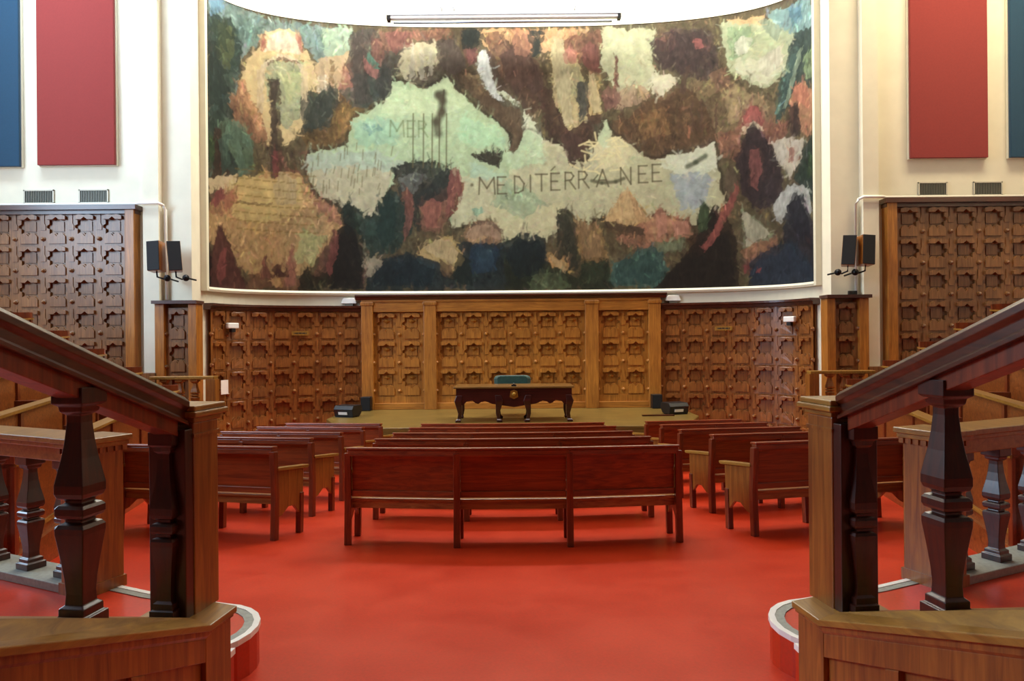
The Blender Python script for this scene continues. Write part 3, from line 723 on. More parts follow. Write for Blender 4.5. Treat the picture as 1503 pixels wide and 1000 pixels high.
letters([('M',-.60,5.17),('E',-.21,5.18),('D',.22,5.2),('I',.50,5.22),('T',.78,5.24),('E',1.14,5.26),('R',1.5,5.28),('R',1.84,5.3),('A',2.32,5.33),('N',2.9,5.37),('E',3.34,5.40),('E',3.68,5.42)],.42,.30,'57503a',.021,.85)
stroke([(-.98,5.4),(-.975,5.41)],.04,'57503a')
letters([('M',-2.85,6.62),('E',-2.48,6.62),('R',-2.2,6.62)],.40,.26,'6c7a54',.022,.6)
stroke([(1.02,5.75),(1.12,5.85)],.018,'57503a')
# thin blur so dabs of paint meet softly
b=img.copy(); b[1:-1,1:-1]=(img[1:-1,1:-1]*4+img[:-2,1:-1]+img[2:,1:-1]+img[1:-1,:-2]+img[1:-1,2:])/8; img=np.clip(b*0.72,0,1)
def offs(off):
    q=[cpos(s,off) for s in sg]; return np.array([p[0] for p in q]),np.array([p[1] for p in q])
mx_,my_=offs(.05)
co=np.empty((NZ,NS,3)); co[...,0]=mx_; co[...,1]=my_; co[...,2]=zg[:,None]
idx=np.arange(NZ*NS).reshape(NZ,NS)
qd=np.stack([idx[:-1,:-1],idx[:-1,1:],idx[1:,1:],idx[1:,:-1]],-1).reshape(-1,4)
me=bpy.data.meshes.new('canvas'); me.vertices.add(NZ*NS); me.vertices.foreach_set('co',co.reshape(-1))
me.loops.add(qd.size); me.loops.foreach_set('vertex_index',qd.reshape(-1).astype(np.int32))
me.polygons.add(len(qd)); me.polygons.foreach_set('loop_start',np.arange(0,qd.size,4,dtype=np.int32)); me.polygons.foreach_set('loop_total',np.full(len(qd),4,dtype=np.int32))
me.update(calc_edges=True)
ca=me.color_attributes.new('paint','FLOAT_COLOR','POINT')
ca.data.foreach_set('color',np.concatenate([img,np.ones((NZ,NS,1))],-1).reshape(-1).astype(np.float32))
me.materials.append(M['paint'])
mural=empty('wall_mural',(0,17.2,Z0),'huge curved painted mural of a sea with coasts and figures, lettered MEDITERRANEE','painting')
o=bpy.data.objects.new('canvas',me); COL.objects.link(o); o.parent=mural; o.location=(0,-17.2,-Z0)
fr=MB(); sec=((.0,-.10),(.09,-.10),(.11,-.05),(.08,0),(.0,0))
fr.loft([[cpos(S0+(S1-S0)*i/80,p)+(Z0+q,) for p,q in sec] for i in range(81)])
fr.loft([[cpos(S0+(S1-S0)*i/80,p)+(Z1+q,) for p,q in ((0,0),(.06,0),(.06,.05),(0,.05))] for i in range(81)])
for sd in (-1,1):
    fr.loft([[cpos(sd*S1,.0)[:2]+(z,),cpos(sd*S1,.1)[:2]+(z,),cpos(sd*(S1+.17),.14)[:2]+(z,),cpos(sd*(S1+.17),.0)[:2]+(z,)] for z in (Z0-.1,Z1+.05)])
o=fr.build('frame',M['frame'],mural,origin=(0,17.2,Z0))

# ---------------------------------------------------------------- stage
a=MB(); a.prism([(-4.1,17.25),(-4.1,15.0),(-3.4,13.3),(3.4,13.3),(4.1,15.0),(4.1,17.25)],lambda x,y:(x,y,-1.4),lambda x,y:(x,y,-.22)); struct(a.build('stage_platform',M['stage'],bevel=.02))

# ---------------------------------------------------------------- benches
def bench(name,widths,label,curved):
    """x along the bench, y towards the stage, origin on the floor under the middle of the rear legs"""
    root=empty(name,(0,0,0),label,'bench')
    n=len(widths); tot=sum(widths); xs=[-tot/2]
    for w in widths: xs.append(xs[-1]+w)
    Y=lambda x: (x*x)/(2*7.0) if curved else 0.0
    seat=MB(); rail=MB()
    for k in range(n):
        x0,x1=xs[k],xs[k+1]; y0,y1=Y(x0),Y(x1)
        def T(u,d,z,x0=x0,x1=x1,y0=y0,y1=y1):
            return (x0+(x1-x0)*u,y0+(y1-y0)*u+d,z)
        seat.box(0,1,.02,.46,.425,.455,T)
        bp=MB(); bp.box(.035/widths[k],1-.035/widths[k],.02,.04,.50,.87,lambda u,d,z:T(u,d-(z-.5)*.10,z)); 
        fr_=MB(); fr_.box(.03,.97,.0,.035,.47,.53,T)
        o=bp.build('back_panel',M['bench'],root)
        fr_.build('lower_rail',M['bench'],root,.005)
        rail.box(0,1,-.075,.0,.87,.93,T); rail.box(-.01,1.01,-.085,.012,.93,.955,T)
        ap=MB(); ap.box(.02,.98,.40,.425,.355,.425,T); ap.build('seat_rail',M['bench'],root); ap=MB(); ap.box(.03,.97,.035,.06,.355,.424,T); ap.build('rear_seat_rail',M['seat'],root)  # rear rail in the paler seat wood, so it looks lit
    seat.build('seat',M['seat'],root,.008); rail.build('top_rail',M['bench'],root,.008)
    for k,x in enumerate(xs):
        y=Y(x); w=.032; end=k in (0,n)
        l=MB(); l.loft([[(x-w,y-.035+sh,z),(x+w,y-.035+sh,z),(x+w,y+.03+sh,z),(x-w,y+.03+sh,z)] for z,sh in ((0,0),(.45,.0),(.90,-.045))]); l.build('rear_leg',M['bench_v'],root,.006)
        l=MB(); l.box(x-w,x+w,y+.40,y+.46,0,.43); l.build('front_leg',M['bench_v'],root,.006)
        if end:
            s=1 if k else -1
            a_=MB(); a_.prism([(.02,.22),(.10,.24),(.20,.31),(.30,.31),(.40,.22),(.46,.20),(.46,.68),(.0,.70),(.0,.24)],lambda p,q:(x-.018,y+p,q),lambda p,q:(x+.018,y+p,q)); a_.build('end_panel',M['newel'],root,.004)
            a_=MB(); a_.prism([(-.02,.70),(.50,.685),(.53,.70),(.53,.72),(-.02,.735)],lambda p,q:(x-.045,y+p,q),lambda p,q:(x+.045,y+p,q)); a_.build('armrest',M['cap'],root,.006)
    return root
def place_bench(o,x,y,rot):
    m=Matrix.Rotation(-math.atan(SLOPE),3,'X')@Matrix.Rotation(rot,3,'Z')
    o.rotation_euler=m.to_euler(); o.location=(x,y,fz(y))
YR=[6.53,7.90,9.12,10.60,12.0]
NTH=['nearest the open floor, whole three-panel back showing','second from the open floor','third from the open floor','fourth from the open floor','closest to the stage']
b3=bench('pew_bench',[1.09,1.09,1.09],'x',True)
for k,y in enumerate(YR):
    o=b3 if k==0 else copy_tree(b3)
    tag(o,'long red-brown bench of the middle column, '+NTH[k],'bench','wooden benches in the middle column'); place_bench(o,0.0,y,0)
b2=bench('pew_bench',[1.0,1.0],'x',False)
first=True
NT2=['nearest the open red floor','second from the open floor','third from the open floor','fourth from the open floor','closest to the stage']
for sd,word in ((-1,'left'),(1,'right')):
    for k,y in enumerate(YR):
        o=b2 if first else copy_tree(b2); first=False
        sx=(2.44,2.46,2.40,2.42,2.40)[k]; yy=y+.42
        if sd>0: sx+=(.02,-.03,-.06,-.02,.03)[k]
        rot=R(-17*sd*-1) if sd>0 else R(-17)
        c=1.0+.02*k
        tag(o,'shorter two-section wooden bench of the %s column, %s'%(word,NT2[k]),'bench','wooden benches in the %s column'%word)
        place_bench(o,sd*(sx+math.cos(R(17))),yy+math.sin(R(17)),rot)

# ---------------------------------------------------------------- table on the stage
t=empty('carved_table',(.03,14.1,-.22),'long dark mahogany table with scalloped apron standing on the stage','table')
a=MB(); a.box(-1.25,1.25,-.04,.90,.70,.74); a.build('table_top',M['tabletop'],t,.01)
sc_=[(-1.2,.70),(-1.2,.36)]
for x,z in ((-1.05,.36),(-.98,.43),(-.86,.45),(-.80,.40),(-.74,.38),(-.68,.42),(-.60,.44),(-.45,.38),(-.25,.35),(-.12,.33),(0,.31)): sc_.append((x,z))
sc_+= [(-x,z) for x,z in sc_[::-1][1:]]
a=MB()
for y in (0,.84): a.prism(sc_,lambda p,q:(p,y,q),lambda p,q:(p,y+.03,q))
for x in (-1.2,1.17): a.box(x,x+.03,.03,.84,.45,.70)
a.build('apron',M['table'],t)
def cab(x,y,dx):
    m_=MB(); m_.loft([[(x+dx*o-w,y-w,z),(x+dx*o+w,y-w,z),(x+dx*o+w,y+w,z),(x+dx*o-w,y+w,z)] for z,o,w in ((0,.03,.055),(.04,.03,.06),(.07,.01,.035),(.18,-.01,.04),(.32,.01,.06),(.44,.03,.075),(.56,.0,.06))]); return m_
for x,dx in ((-1.13,-1),(-.33,1),(.30,-1),(1.13,1)):
    for y in (.05,.80): cab(x,y,dx).build('leg',M['table'],t,.008)
a=MB(); a.prism([(-.09,.52),(0,.48),(.09,.52),(.07,.64),(0,.67),(-.07,.64)],lambda p,q:(p,-.025,q),lambda p,q:(p,.0,q)); a.ball((0,-.03,.58),.045); a.build('crest_ornament',M['gold'],t)
a=MB(); a.box(-.05,.05,-.02,.06,0,.035); a.tube([(0,.02,.035),(0,.0,.06)],.012); tag(a.build('desk_microphone_base',M['black'],origin=None),'small black box lying at the front edge of the stage table','box').location=(.03,14.13,.52)
# chair behind the table
c=empty('upholstered_chair',(.0,15.62,-.22),'wide green upholstered chair whose back shows above the stage table','chair')
a=MB(); a.loft([[(x*w,y,z) for x,y in ((-1,.0),(-.8,-.05),(.8,-.05),(1,.0),(.8,.09),(-.8,.09))] for z,w in ((.45,.36),(.60,.42),(.82,.43),(.87,.40),(.89,.33))]); a.build('backrest',M['green'],c,smooth=False,bevel=.02)
a=MB(); a.box(-.36,.36,-.55,0,.38,.47); a.build('seat',M['green'],c,.03)
for x in (-.33,.33):
    for y in (-.52,.03):
        l=MB(); l.loft([[(x+p*w,y+q*w,z) for p,q in ((-1,-1),(1,-1),(1,1),(-1,1))] for z,w in ((0,.02),(.2,.028),(.38,.034))]); l.build('leg',M['table'],c)
    l=MB(); l.box(x-.03,x+.03,-.5,.03,.64,.69); l.box(x-.025,x+.025,-.48,-.43,.44,.64); l.build('armrest',M['table'],c,.01)

# ---------------------------------------------------------------- loudspeakers near the stage
for sd,word,x in ((-1,'left',-3.78),(1,'right',3.72)):
    y=15.25; e=empty('stage_monitor',(x,y,-.22),'black wedge monitor loudspeaker with a white label at the %s end of the stage'%word,'loudspeaker','wedge monitors on the stage',rot=(0,0,R(18*sd)))
    a=MB(); a.prism([(0,.02),(.30,.02),(.40,.14),(.36,.26),(.02,.26),(-.04,.18)],lambda p,q:(-.24,p,q),lambda p,q:(.24,p,q)); a.build('cabinet',M['black'],e,.01)
    a=MB(); a.box(-.22,.22,-.0,.06,0,.02); a.box(-.22,.22,.2,.28,0,.02); a.build('foot',M['black'],e)
    a=MB(); a.box(-.12*1,.10,-.035,-.02,.06,.12,lambda u,d,z:(u,d+.02-(z-.02)*.25,z)); a.build('label_plate',M['white'],e)
    xx=-3.58 if sd<0 else 3.53
    e=empty('small_loudspeaker',(xx,16.7,-.22),'small black box loudspeaker standing against the %s end pilaster of the golden panelling'%word,'loudspeaker','small box loudspeakers on the stage')
    a=MB(); a.box(-.12,.12,-.12,.12,0,.34); a.build('cabinet',M['black'],e,.01)
    a=MB(); a.box(-.105,.105,-.13,-.12,.02,.32); a.build('grille',M['grille'],e)
a=MB(); a.box(-.35,.35,-.05,.05,0,.03); tag(a.build('loose_board',M['dark_trim']),'dark red board lying flat near the right edge of the stage','board').location=(3.2,15.0,-.22)

# ---------------------------------------------------------------- wall loudspeakers on brackets
def wall_speaker(x,y,z,ang,label,bx):
    e=empty('wall_loudspeaker',(x,y,z),label,'loudspeaker','wall loudspeakers either side of the mural',rot=(R(-5),R(-4 if x<0 else 4),ang))
    a=MB(); a.box(-.13,.13,-.12,.14,-.31,.31); a.build('cabinet',M['newel'],e,.01)
    a=MB(); a.box(-.125,.125,-.14,-.12,-.305,.305); a.build('grille',M['grille'],e,.006)
    a=MB(); inv=Matrix.Rotation(-ang,3,'Z'); q=inv@Vector((bx,.0,0)); w=inv@Vector((bx*1.1,14.6-y-.04,0))
    a.tube([(0,.0,-.30),(0,.02,-.42),(q.x*.6,.04,-.47),(q.x,q.y+.03,-.46),(w.x,w.y,-.46)],.018); a.ball((q.x,q.y+.03,-.46),.07)
    a.build('bracket',M['darkmetal'],e)
wall_speaker(-7.36,14.12,3.27,R(0),'black wall loudspeaker left of the mural, outer one of its pair',.20)
wall_speaker(-7.00,14.16,3.27,R(27),'black wall loudspeaker left of the mural, inner one of its pair',.20)
wall_speaker(7.35,14.12,3.27,R(0),'black wall loudspeaker right of the mural, outer one of its pair',-.20)
wall_speaker(7.02,14.16,3.27,R(-27),'black wall loudspeaker right of the mural, inner one of its pair',-.20)

# ---------------------------------------------------------------- fabric panels, vents, conduits
def fabric(x0,x1,z0,mat,label):
    y=14.50; e=empty('acoustic_panel',((x0+x1)/2,y,z0),label,'wall panel','fabric wall panels')
    w=(x1-x0)/2
    a=MB(); a.box(-w,w,-.05,.02,0,5.9); a.build('fabric',M[mat],e,.008)
    a=MB(); a.box(-w-.015,w+.015,.02,.07,-.01,5.91); a.build('edge_frame',M['frame'],e)
fabric(-10.04,-8.40,5.28,'redfab','crimson fabric wall panel left of the mural')
fabric(-12.2,-10.42,5.26,'bluefab','petrol blue fabric wall panel at the far left')
fabric(8.50,10.14,5.27,'redfab','crimson fabric wall panel right of the mural')
fabric(10.62,12.4,5.27,'bluefab','petrol blue fabric wall panel at the far right')
for x0,x1,lab in ((-10.41,-9.76,'outer of the two grey vents under the left fabric panels'),(-9.23,-8.60,'inner of the two grey vents under the left fabric panels'),(8.71,9.33,'inner of the two grey vents under the right fabric panels'),(9.89,10.51,'outer of the two grey vents under the right fabric panels')):
    e=empty('wall_vent',((x0+x1)/2,14.58,4.48),lab,'vent','wall vents'); w=(x1-x0)/2
    a=MB(); a.box(-w,w,-.03,0,0,.025); a.box(-w,w,-.03,0,.275,.30); a.box(-w,-w+.025,-.03,0,0,.30); a.box(w-.025,w,-.03,0,0,.30); a.build('frame',M['grille_frame'],e)
    a=MB(); a.box(-w,w,-.008,0,.0,.30); a.build('backing',M['ventback'],e)
    a=MB()
    for k in range(17):
        x=-w+.03+(2*w-.06)*k/16; a.box(x-.006,x+.006,-.026,-.008,.025,.275)
    a.build('slats',M['vent'],e)
for sd,word in ((-1,'left'),(1,'right')):
    a=MB(); z=4.436
    X=lambda v: sd*v
    e=empty('cable_conduit',(X(7.84),14.44,z),'white cable conduit along the top of the %s carved panelling'%word,'conduit')
    q=lambda pts:[(p[0]-X(7.84),p[1]-14.44,p[2]-z) for p in pts]
    a.tube(q([(X(12.9),14.44,z),(X(7.95),14.44,z),(X(7.84),14.36,z),(X(7.44),14.36,z),(X(7.36),14.42,z-.04)]),.032); a.build('level_run',M['pipe'],e,smooth=True)
    a=MB(); a.tube(q([(X(7.36),14.42,z-.04),(X(7.36),14.52,z-.12),(X(7.36),14.55,2.41)]),.032); a.build('drop_run',M['pipe'],e,smooth=True)
# projection screen
e=empty('projection_screen',(-.12,16.62,9.30),'long white roll-up screen case hung above the top edge of the mural','projection screen')
a=MB(); a.box(-2.78,2.78,-.07,.07,.02,.14); a.build('case',M['white'],e,.02)
a=MB(); a.tube([(-2.70,-.02,-.06),(2.62,-.02,-.06)],.035); a.build('weight_bar',M['alu'],e,smooth=True)
a=MB(); a.box(-2.80,2.80,-.085,-.06,.10,.17); a.build('case_lip',M['alu'],e)
for x in (-2.82,2.80):
    a=MB(); a.box(x-.04,x+.04,-.09,.09,-.01,.10); a.build('end_cap',M['darkmetal'],e)
for x in (-1.55,-1.25,1.75):
    a=MB(); a.box(x-.03,x+.03,-.03,.5,.30,.42); a.box(x-.015,x+.015,-.02,.02,.14,.42); a.build('hanger',M['alu'],e)
# small fittings on the curved wainscot
def on_wing(s,off): return cpos(s,off)
def facing(s):
    a0=cpos(s-.05); a1=cpos(s+.05); return math.atan2(a1[1]-a0[1],a1[0]-a0[0])
for s,z,lab in ((-7.0,1.86,'white box lamp fixed high on the left carved wainscot'),(6.95,1.90,'white box lamp fixed high on the right carved wainscot')):
    x,y=on_wing(s,.24); e=empty('emergency_lamp',(x,y,z),lab,'lamp','box lamps on the wainscot',rot=(0,0,facing(s)))
    a=MB(); a.box(-.14,.14,-.05,.06,-.06,.07); a.build('housing',M['white'],e,.02)
    a=MB(); a.box(-.05,.05,-.04,.05,-.14,-.06); a.build('mount',M['black'],e)
for x,lab,y in ((-4.05,'white lamp head at the left end of the golden panelling cornice',16.98),(4.02,'white lamp head at the right end of the golden panelling cornice',16.98)):
    e=empty('spot_lamp',(x,y,2.36),lab,'lamp','white lamps beside the golden panelling')
    a=MB(); a.prism([(-.20,.06),(.20,.06),(.14,.20),(-.14,.20)],lambda p,q:(p,-.06,q),lambda p,q:(p,.10,q)); a.build('housing',M['white'],e,.02)
    a=MB(); a.box(-.10,.10,-.04,.08,.0,.06); a.build('foot',M['vent'],e)
s=-7.28; x,y=on_wing(s,.235); a=MB(); a.box(-.11,.11,-.004,.004,-.16,.16); o=tag(a.build('paper_notice',M['paper']),'white paper notice pinned to the left carved wainscot','notice'); o.location=(x,y,.47); o.rotation_euler=(0,0,facing(s))
for s,z,word in ((-5.25,1.69,'left'),(5.25,1.72,'right')):
    x,y=on_wing(s,.20); e=empty('small_plaque',(x,y,z),'small pale plaque with a line of writing on the %s carved wainscot'%word,'plaque','plaques on the wainscot',rot=(0,0,facing(s)))
    a=MB(); a.box(-.20,.20,-.012,.02,-.05,.05); a.build('plate',M['cap'],e)
    a=MB()
    for k in range(11): a.box(-.15+.027*k,-.135+.027*k+.008*(k%3),-.015,-.012,-.015,.018)
    a.build('writing',M['ink'],e)
a=MB()
for x in (0,.1): a.box(x-.035,x+.035,-.03,.03,0,.09)
a.box(-.04,.14,-.02,.02,0,.02)
tag(a.build('twin_socket',M['black']),'tiny pair of black sockets on the ledge right of the mural','socket').location=(7.18,14.45,2.37)

# ---------------------------------------------------------------- foreground stair balustrades
TH=R(8)
def W(sd,px,py,s,t,z):
    x=-px-math.sin(TH)*s+math.cos(TH)*t; y=py-math.cos(TH)*s-math.sin(TH)*t
    return (x if sd<0 else -x,y,z)
VASE=[(.062,0),(.062,.045),(.05,.05),(.05,.075),(.036,.085),(.034,.12),(.037,.17),(.044,.23),(.052,.29),(.057,.325),(.057,.345),(.05,.357),(.034,.363),(.034,.372),(.052,.38),(.057,.39),(.057,.412),(.05,.422),(.034,.428),(.034,.438),(.052,.446),(.058,.462),(.058,.49),(.051,.53),(.042,.58),(.034,.64),(.029,.70),(.029,.725),(.044,.737),(.047,.755),(.062,.765),(.062,.82)]
def vase(mb,f,h,k=1.0):
    mb.square_turn([(w*k,z*h/.82) for w,z in VASE],f)
def balustrade(sd,word):
    px,py=1.43,3.0
    org=(sd*px,py,.0)
    e=empty('stair_balustrade',org,'dark wooden stair balustrade with newel post and sloping handrail in the %s foreground'%word,'balustrade')
    f=lambda s,t,z:tuple(a_-b_ for a_,b_ in zip(W(sd,px,py,s,t,z),org))
    SE=1.75
    zo=lambda s: .292+.405*max(0,s-.085)     # outer line
    zi=lambda s: .288+.352*max(0,s-.12)   # inner, lower edge of the bevelled cap
    # cheek wall core
    a=MB(); a.prism([(-.07,-.35),(SE,-.35),(SE,zi(SE)-.03),(.12,.255),(-.07,.255)],lambda s,z:f(s,-.16,z),lambda s,z:f(s,.13,z)); a.build('cheek_wall',M['cheek'],e)
    # cap: flat end block plus bevelled slope
    a=MB()
    P=[f(-.17,-.18,.292),f(-.085,.175,.290),f(.12,.175,.288),f(.07,.05,.292),f(.085,-.18,.292),f(SE,.175,zi(SE)),f(SE,.05,zo(SE)),f(SE,-.18,zo(SE))]
    Q=[tuple((p[0],p[1],p[2]-.028)) for p in P]
    a.add(P+Q,[(0,1,2,3,4),(3,2,5,6),(4,3,6,7),(8,9,1,0),(9,10,2,1),(10,13,5,2),(13,14,6,5),(14,15,7,6),(15,12,4,7),(12,8,0,4),(8,12,11,10,9),(11,14,13,10),(12,15,14,11)])
    a.build('cap',M['cap'],e,.004)
    a=MB()   # small moulding under the inner edge
    a.add([f(-.08,.16,.262),f(.12,.16,.260),f(SE,.16,zi(SE)-.028),f(-.08,.16,.245),f(.12,.16,.240),f(SE,.16,zi(SE)-.055),f(-.08,.13,.262),f(.12,.13,.260),f(SE,.13,zi(SE)-.028),f(-.08,.13,.225),f(.12,.13,.2),f(SE,.13,zi(SE)-.09)],[(0,1,4,3),(1,2,5,4),(6,7,1,0),(7,8,2,1),(9,10,4,3),(10,11,5,4)]); a.build('moulding',M['cheek'],e)
    # framing on the aisle face
    a=MB(); d0,d1=.13,.152
    def bar(poly): a.prism(poly,lambda s,z:f(s,d0,z),lambda s,z:f(s,d1,z))
    bar([(-.07,.24),(.12,.24),(.12,-.34),(-.07,-.34)])
    top=lambda s:zi(s)-.06
    bar([(.12,top(.12)),(SE,top(SE)),(SE,top(SE)-.10),(.12,top(.12)-.10)])
    for s0 in (.50,.98,1.46): bar([(s0,top(s0)-.10),(s0+.07,top(s0+.07)-.10),(s0+.07,-.34),(s0,-.34)])
    bar([(.12,-.30),(SE,-.30),(SE,-.36),(.12,-.36)])
    a.build('panel_frame',M['cheek'],e,.004)
    a=MB(); a.prism([(-.072,.25),(-.072,-.34),(-.09,-.34),(-.09,.25)],lambda s,z:f(s,-.15,z),lambda s,z:f(s,.14,z)); a.build('end_board',M['newel'],e,.004)
    # newel post
    n=MB(); n.box(-.15,.035,-.10,.05,.285,1.125,f); o=n.build('newel_post',M['newel'],e,.006)
    n=MB(); n.box(-.16,.045,-.11,.06,1.125,1.15,f); n.box(-.185,.075,-.13,.085,1.15,1.175,f); n.box(-.175,.065,-.12,.075,1.175,1.20,f); n.build('newel_cap',M['cap'],o,.006)
    n=MB(); n.box(-.155,.04,-.105,.055,1.06,1.075,f); n.build('necking',M['newel'],o)
    # half baluster against the post, with its board
    n=MB(); n.box(.035,.09,-.125,.045,.29,1.10,f); n.build('pilaster_board',M['baluster'],e,.004)
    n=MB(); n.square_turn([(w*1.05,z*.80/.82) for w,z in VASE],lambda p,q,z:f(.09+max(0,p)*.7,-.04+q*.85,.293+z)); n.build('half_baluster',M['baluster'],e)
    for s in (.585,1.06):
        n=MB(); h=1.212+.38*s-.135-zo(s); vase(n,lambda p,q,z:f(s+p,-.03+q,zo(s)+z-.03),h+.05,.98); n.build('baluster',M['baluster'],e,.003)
    # handrail: moulded top, then a board under it
    zr=lambda s:1.20+.385*s
    sec=[(-.075,-.03),(-.075,-.005),(-.055,.012),(.055,.012),(.075,-.005),(.075,-.03),(.060,-.045),(.060,-.075),(.068,-.085),(.068,-.100),(-.068,-.100),(-.068,-.085),(-.060,-.075),(-.060,-.045)]
    n=MB(); n.loft([[f(s,-.025+p,zr(s)+q*1.05) for p,q in sec] for s in (.06,SE+.1)]); n.build('handrail',M['rail'],e,.003)
    n=MB(); n.loft([[f(s,-.025+p,zr(s)+q) for p,q in ((-.045,-.10),(.045,-.10),(.045,-.165),(-.045,-.165))] for s in (.10,SE+.1)]); n.build('rail_board',M['bench_v'],e,.003)
for sd,word in ((-1,'left'),(1,'right')): balustrade(sd,word)

# ---------------------------------------------------------------- curtail steps with white nosing
for sd,nm in ((-1,'steps_left'),(1,'steps_right')):
    ST=-.07
    line=[(-4.6,5.45),(-2.50,4.32),(-2.24,4.20),(-1.78,4.03)]
    c0=(-1.74,3.66)
    for k in range(1,12):
        t=R(98-k*15.5); line.append((c0[0]+.345*math.cos(t),c0[1]+.345*math.sin(t)))
    line+=[(-1.41,3.42),(-1.43,3.1)]
    g=lambda p,z:(p[0] if sd<0 else -p[0],p[1],z)
    e=empty('%s'%nm,(0,0,0)); struct(e)
    poly=line+[(-1.45,1.2),(-4.6,1.2)]
    a=MB(); a.prism(poly,lambda x,y:g((x,y),-.5),lambda x,y:g((x,y),ST)); a.build('tread',M['floor'],e)
    # nosing follows the outer line
    def off(d):
        out=[]
        for i,p in enumerate(line):
            q0=line[max(0,i-1)]; q1=line[min(len(line)-1,i+1)]
            dx,dy=q1[0]-q0[0],q1[1]-q0[1]; l=math.hypot(dx,dy); out.append((p[0]+d*dy/l,p[1]-d*dx/l))
        return out
    L0,L1,L2=off(-.008),off(.026),off(.075)
    a=MB(); a.loft([[g(p,ST-.022),g(p,ST+.008),g(q,ST+.008),g(q,ST-.022)] for p,q in zip(L0,L1)]); a.build('nosing',M['nosing'],e)
    a=MB(); a.loft([[g(p,ST-.01),g(p,ST+.005),g(q,ST+.005),g(q,ST-.01)] for p,q in zip(L1,L2)]); a.build('grip_strip',M['grip'],e)
    # next risers climbing away from the hall
    for k in range(1,5):
        y1=2.72-.42*(k-1); a=MB(); a.prism([(-1.62,y1-.1),(-4.6,y1+.9),(-4.6,.2),(-1.62,.2)],lambda x,y:g((x,y),-.5),lambda x,y:g((x,y),ST+.145*k)); a.build('tread',M['floor'],e)
        a=MB(); a.prism([(-1.62,y1-.09),(-4.6,y1+.91),(-4.6,y1+.86),(-1.62,y1-.14)],lambda x,y:g((x,y),ST+.145*k-.02),lambda x,y:g((x,y),ST+.145*k+.006)); a.build('nosing',M['nosing'],e)

# ---------------------------------------------------------------- tribune parapets beyond the steps
for sd,word in ((-1,'left'),(1,'right')):
    p0=(-2.56,4.24); d=(-.91,.414); nrm=(-.414,-.91)
    org=(sd*2.56,4.24,-.07)
    def f(r,t,z,sd=sd):
        x=p0[0]+d[0]*r+nrm[0]*t; y=p0[1]+d[1]*r+nrm[1]*t
        return ((x if sd<0 else -x)-org[0],y-org[1],z)
    e=empty('tribune_parapet',org,'low wooden parapet with pedestal, flat cap and balusters beyond the %s balustrade'%word,'balustrade')
    a=MB(); a.box(-.02,.20,-.13,.13,0,.90,f); o=a.build('pedestal',M['newel'],e,.006)
    a=MB(); a.box(-.06,.24,-.17,.17,.93,.965,f); a.box(-.045,.225,-.155,.155,.90,.93,f); a.build('pedestal_cap',M['cap'],o,.005)
    a=MB()
    for k in range(5):
        u=-.03+.05*k; a.box(u,u+.028,-.15,.15,.868,.90,f)
    for k in range(6):
        u=-.14+.05*k; a.box(-.04,.22,u,u+.028,.868,.90,f)
    a.build('dentils',M['newel'],o); a=MB(); a.box(-.03,.21,-.14,.14,.0,.07,f); a.build('base_moulding',M['newel'],o)
    a=MB(); a.box(.20,2.05,-.14,.14,.925,.962,f); a.box(.20,2.05,-.12,.12,.895,.925,f); a.box(.20,2.05,-.075,.075,.80,.895,f); a.build('cap_rail',M['cap'],e,.006)
    a=MB(); a.box(.20,2.05,-.13,.13,0,.055,f); a.build('plinth',M['grip'],e,.005)
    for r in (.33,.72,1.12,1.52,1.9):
        a=MB(); vase(a,lambda p,q,z:f(r+p,q,.055+z),.745,1.0); a.build('baluster',M['baluster'],e,.003)

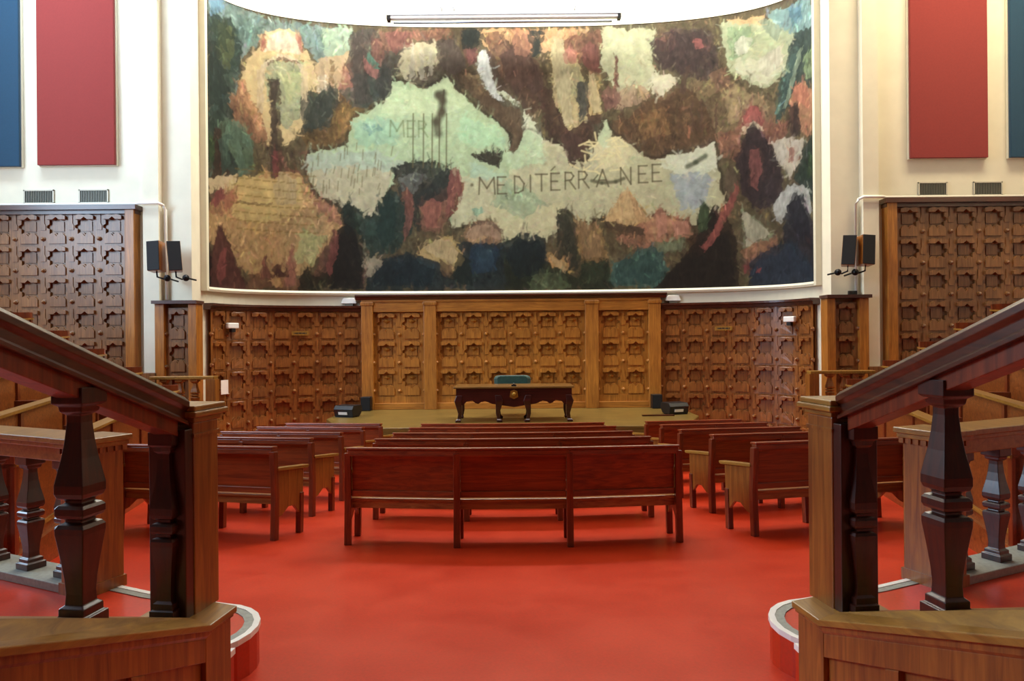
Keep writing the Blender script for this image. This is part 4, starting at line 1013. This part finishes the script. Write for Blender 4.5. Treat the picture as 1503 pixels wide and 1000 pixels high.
# ---------------------------------------------------------------- side tribunes
def bez(r,u,off=0.0):
    N=Vector((-4.02-.62*r,5.45+.22*r)); C=Vector((-5.0-.62*r,8.8)); Fp=Vector((-6.1-.66*r,12.4))
    p=N*(1-u)**2+C*2*u*(1-u)+Fp*u*u; t=(C-N)*(1-u)+(Fp-C)*u; t.normalize()
    n=Vector((-t.y,t.x)); return p+n*off
ORD=['lowest','second','third','fourth','fifth','sixth']
for sd,word in ((-1,'left'),(1,'right')):
    g=lambda v,z,sd=sd:(v.x if sd<0 else -v.x,v.y,z)
    e=empty('tribune_steps_'+word,(0,0,0)); struct(e)
    for r in range(6):
        ZT_=lambda u:(.52+.26*r)*(1-u)+(.62+.335*r)*u; zt=0.0; zf=-.75; K=16
        a=MB(); rings=[]
        for i in range(K+1):
            u=i/K; rings.append([g(bez(r,u,-.04),-1.3),g(bez(r,u,-.04),zf+ZT_(u)),g(bez(r,u,.75),zf+ZT_(u)),g(bez(r,u,.75),-1.3)])
        a.loft(rings); a.build('tread',M['tribune'],e)
        mid=g(bez(r,.5),zf+ZT_(.5))
        b=empty('tribune_bench',mid,'curved wooden desk bench of the %s tribune, %s row from the floor'%(word,ORD[r]),'bench','curved benches of the %s tribune'%word)
        def sweep(sec,name,mat,par=b,u0=0.0,u1=1.0,bev=0):
            m_=MB(); rg=[]
            for i in range(K+1):
                u=u0+(u1-u0)*i/K; rg.append([tuple(c1-c2 for c1,c2 in zip(g(bez(r,u,o_),z+ZT_(u)),mid)) for o_,z in sec])
            m_.loft(rg); return m_.build(name,mat,par,bev)
        sweep([(0,zf),(.03,zf),(.03,zt-.03),(0,zt-.03)],'desk_front',M['tribune'])
        sweep([(-.04,zt-.03),(.16,zt-.05),(.16,zt-.02),(-.04,zt)],'desk_top',M['cap'])
        sweep([(-.012,zf+.08),(.0,zf+.08),(.0,zf+.12),(-.012,zf+.12)],'lower_moulding',M['cap'])
        sweep([(.26,zf+.40),(.56,zf+.40),(.56,zf+.43),(.26,zf+.43)],'seat',M['seat'])
        for u in (0.0,.2,.4,.6,.8,.985):
            m_=MB(); vs=[bez(r,u,-.025),bez(r,min(1,u+.012),-.025),bez(r,min(1,u+.012),.5),bez(r,u,.5)]
            ring=lambda z:[tuple(c1-c2 for c1,c2 in zip(g(v,z+ZT_(u)),mid)) for v in vs]
            m_.loft([ring(zf),ring(zt-.05 if u not in (0.0,.985) else zt+.10)]); m_.build('divider',M['bench_v'],b)
    # little balustrade at the stage end of the tribune
    org=(sd*5.55,12.65,-.3)
    e=empty('end_balustrade',org,'small wooden balustrade at the stage end of the %s tribune'%word,'balustrade')
    h=lambda x,y,z:(x*(-sd)*-1 if False else sd*x,y,z)
    a=MB(); a.box(min(sd*-.05,sd*1.15),max(sd*-.05,sd*1.15),-.09,.09,1.10,1.16); a.build('handrail',M['cap'],e,.01)
    a=MB(); a.box(min(sd*-.02,sd*1.12),max(sd*-.02,sd*1.12),-.08,.08,-.6,.52); a.build('base',M['bench_v'],e,.01)
    for x in (.02,.34,.62,.90):
        a=MB()
        if x==.02: a.box(sd*x-.09,sd*x+.09,-.09,.09,.52,1.10)
        else: vase(a,lambda p,q,z:(sd*x+p,q,.52+z),.58,1.1)
        a.build('newel' if x==.02 else 'baluster',M['newel'],e,.004)

# ---------------------------------------------------------------- light
def area(name,loc,rot,sx,sy,power,col,spread=180):
    l=bpy.data.lights.new(name,'AREA'); l.shape='RECTANGLE'; l.size=sx; l.size_y=sy; l.energy=power; l.color=col; l.spread=R(spread)
    o=bpy.data.objects.new(name,l); COL.objects.link(o); o.location=loc; o.rotation_euler=rot; return o
area('cove_light',(0,15.5,11.8),(R(8),0,0),13,1.0,2150,(1,.97,.9))
area('ceiling_lights',(0,10.5,11.9),(0,0,0),8,3.5,480,(1,.94,.84))
area('left_ceiling_fill',(-9.8,12.2,11.85),(R(22),0,0),5,1.6,620,(.66,.82,1),120)  # added cool fill for the left flank wall; the ceiling has no skylight
area('right_ceiling_lamps',(9.8,12.2,11.85),(R(22),0,0),5,1.6,520,(1,.86,.60),120)
area('left_window',(-12.8,7.2,6.0),(0,R(-90),0),5,6,1900,(.56,.77,1))
area('right_lamps',(12.8,9.5,7),(0,R(90),0),3,4,120,(1,.76,.44))

w=bpy.data.worlds.new('hall_world'); sc.world=w; w.use_nodes=True
w.node_tree.nodes['Background'].inputs['Color'].default_value=(.5,.55,.6,1); w.node_tree.nodes['Background'].inputs['Strength'].default_value=.3

# ---------------------------------------------------------------- camera
cd=bpy.data.cameras.new('camera'); cam=bpy.data.objects.new('camera',cd); COL.objects.link(cam)
cd.sensor_width=36; cd.lens=1000/1503*36; cd.clip_start=.02
cam.location=(0,0,EYE)
cam.rotation_euler=(Matrix.Rotation(R(90),3,'X')@Matrix.Rotation(R(-.5),3,'Z')).to_euler()
sc.camera=cam
vs=sc.view_settings; vs.view_transform='Standard'; vs.look='None'; vs.gamma=1; vs.use_curve_mapping=False; vs.exposure=-0.4
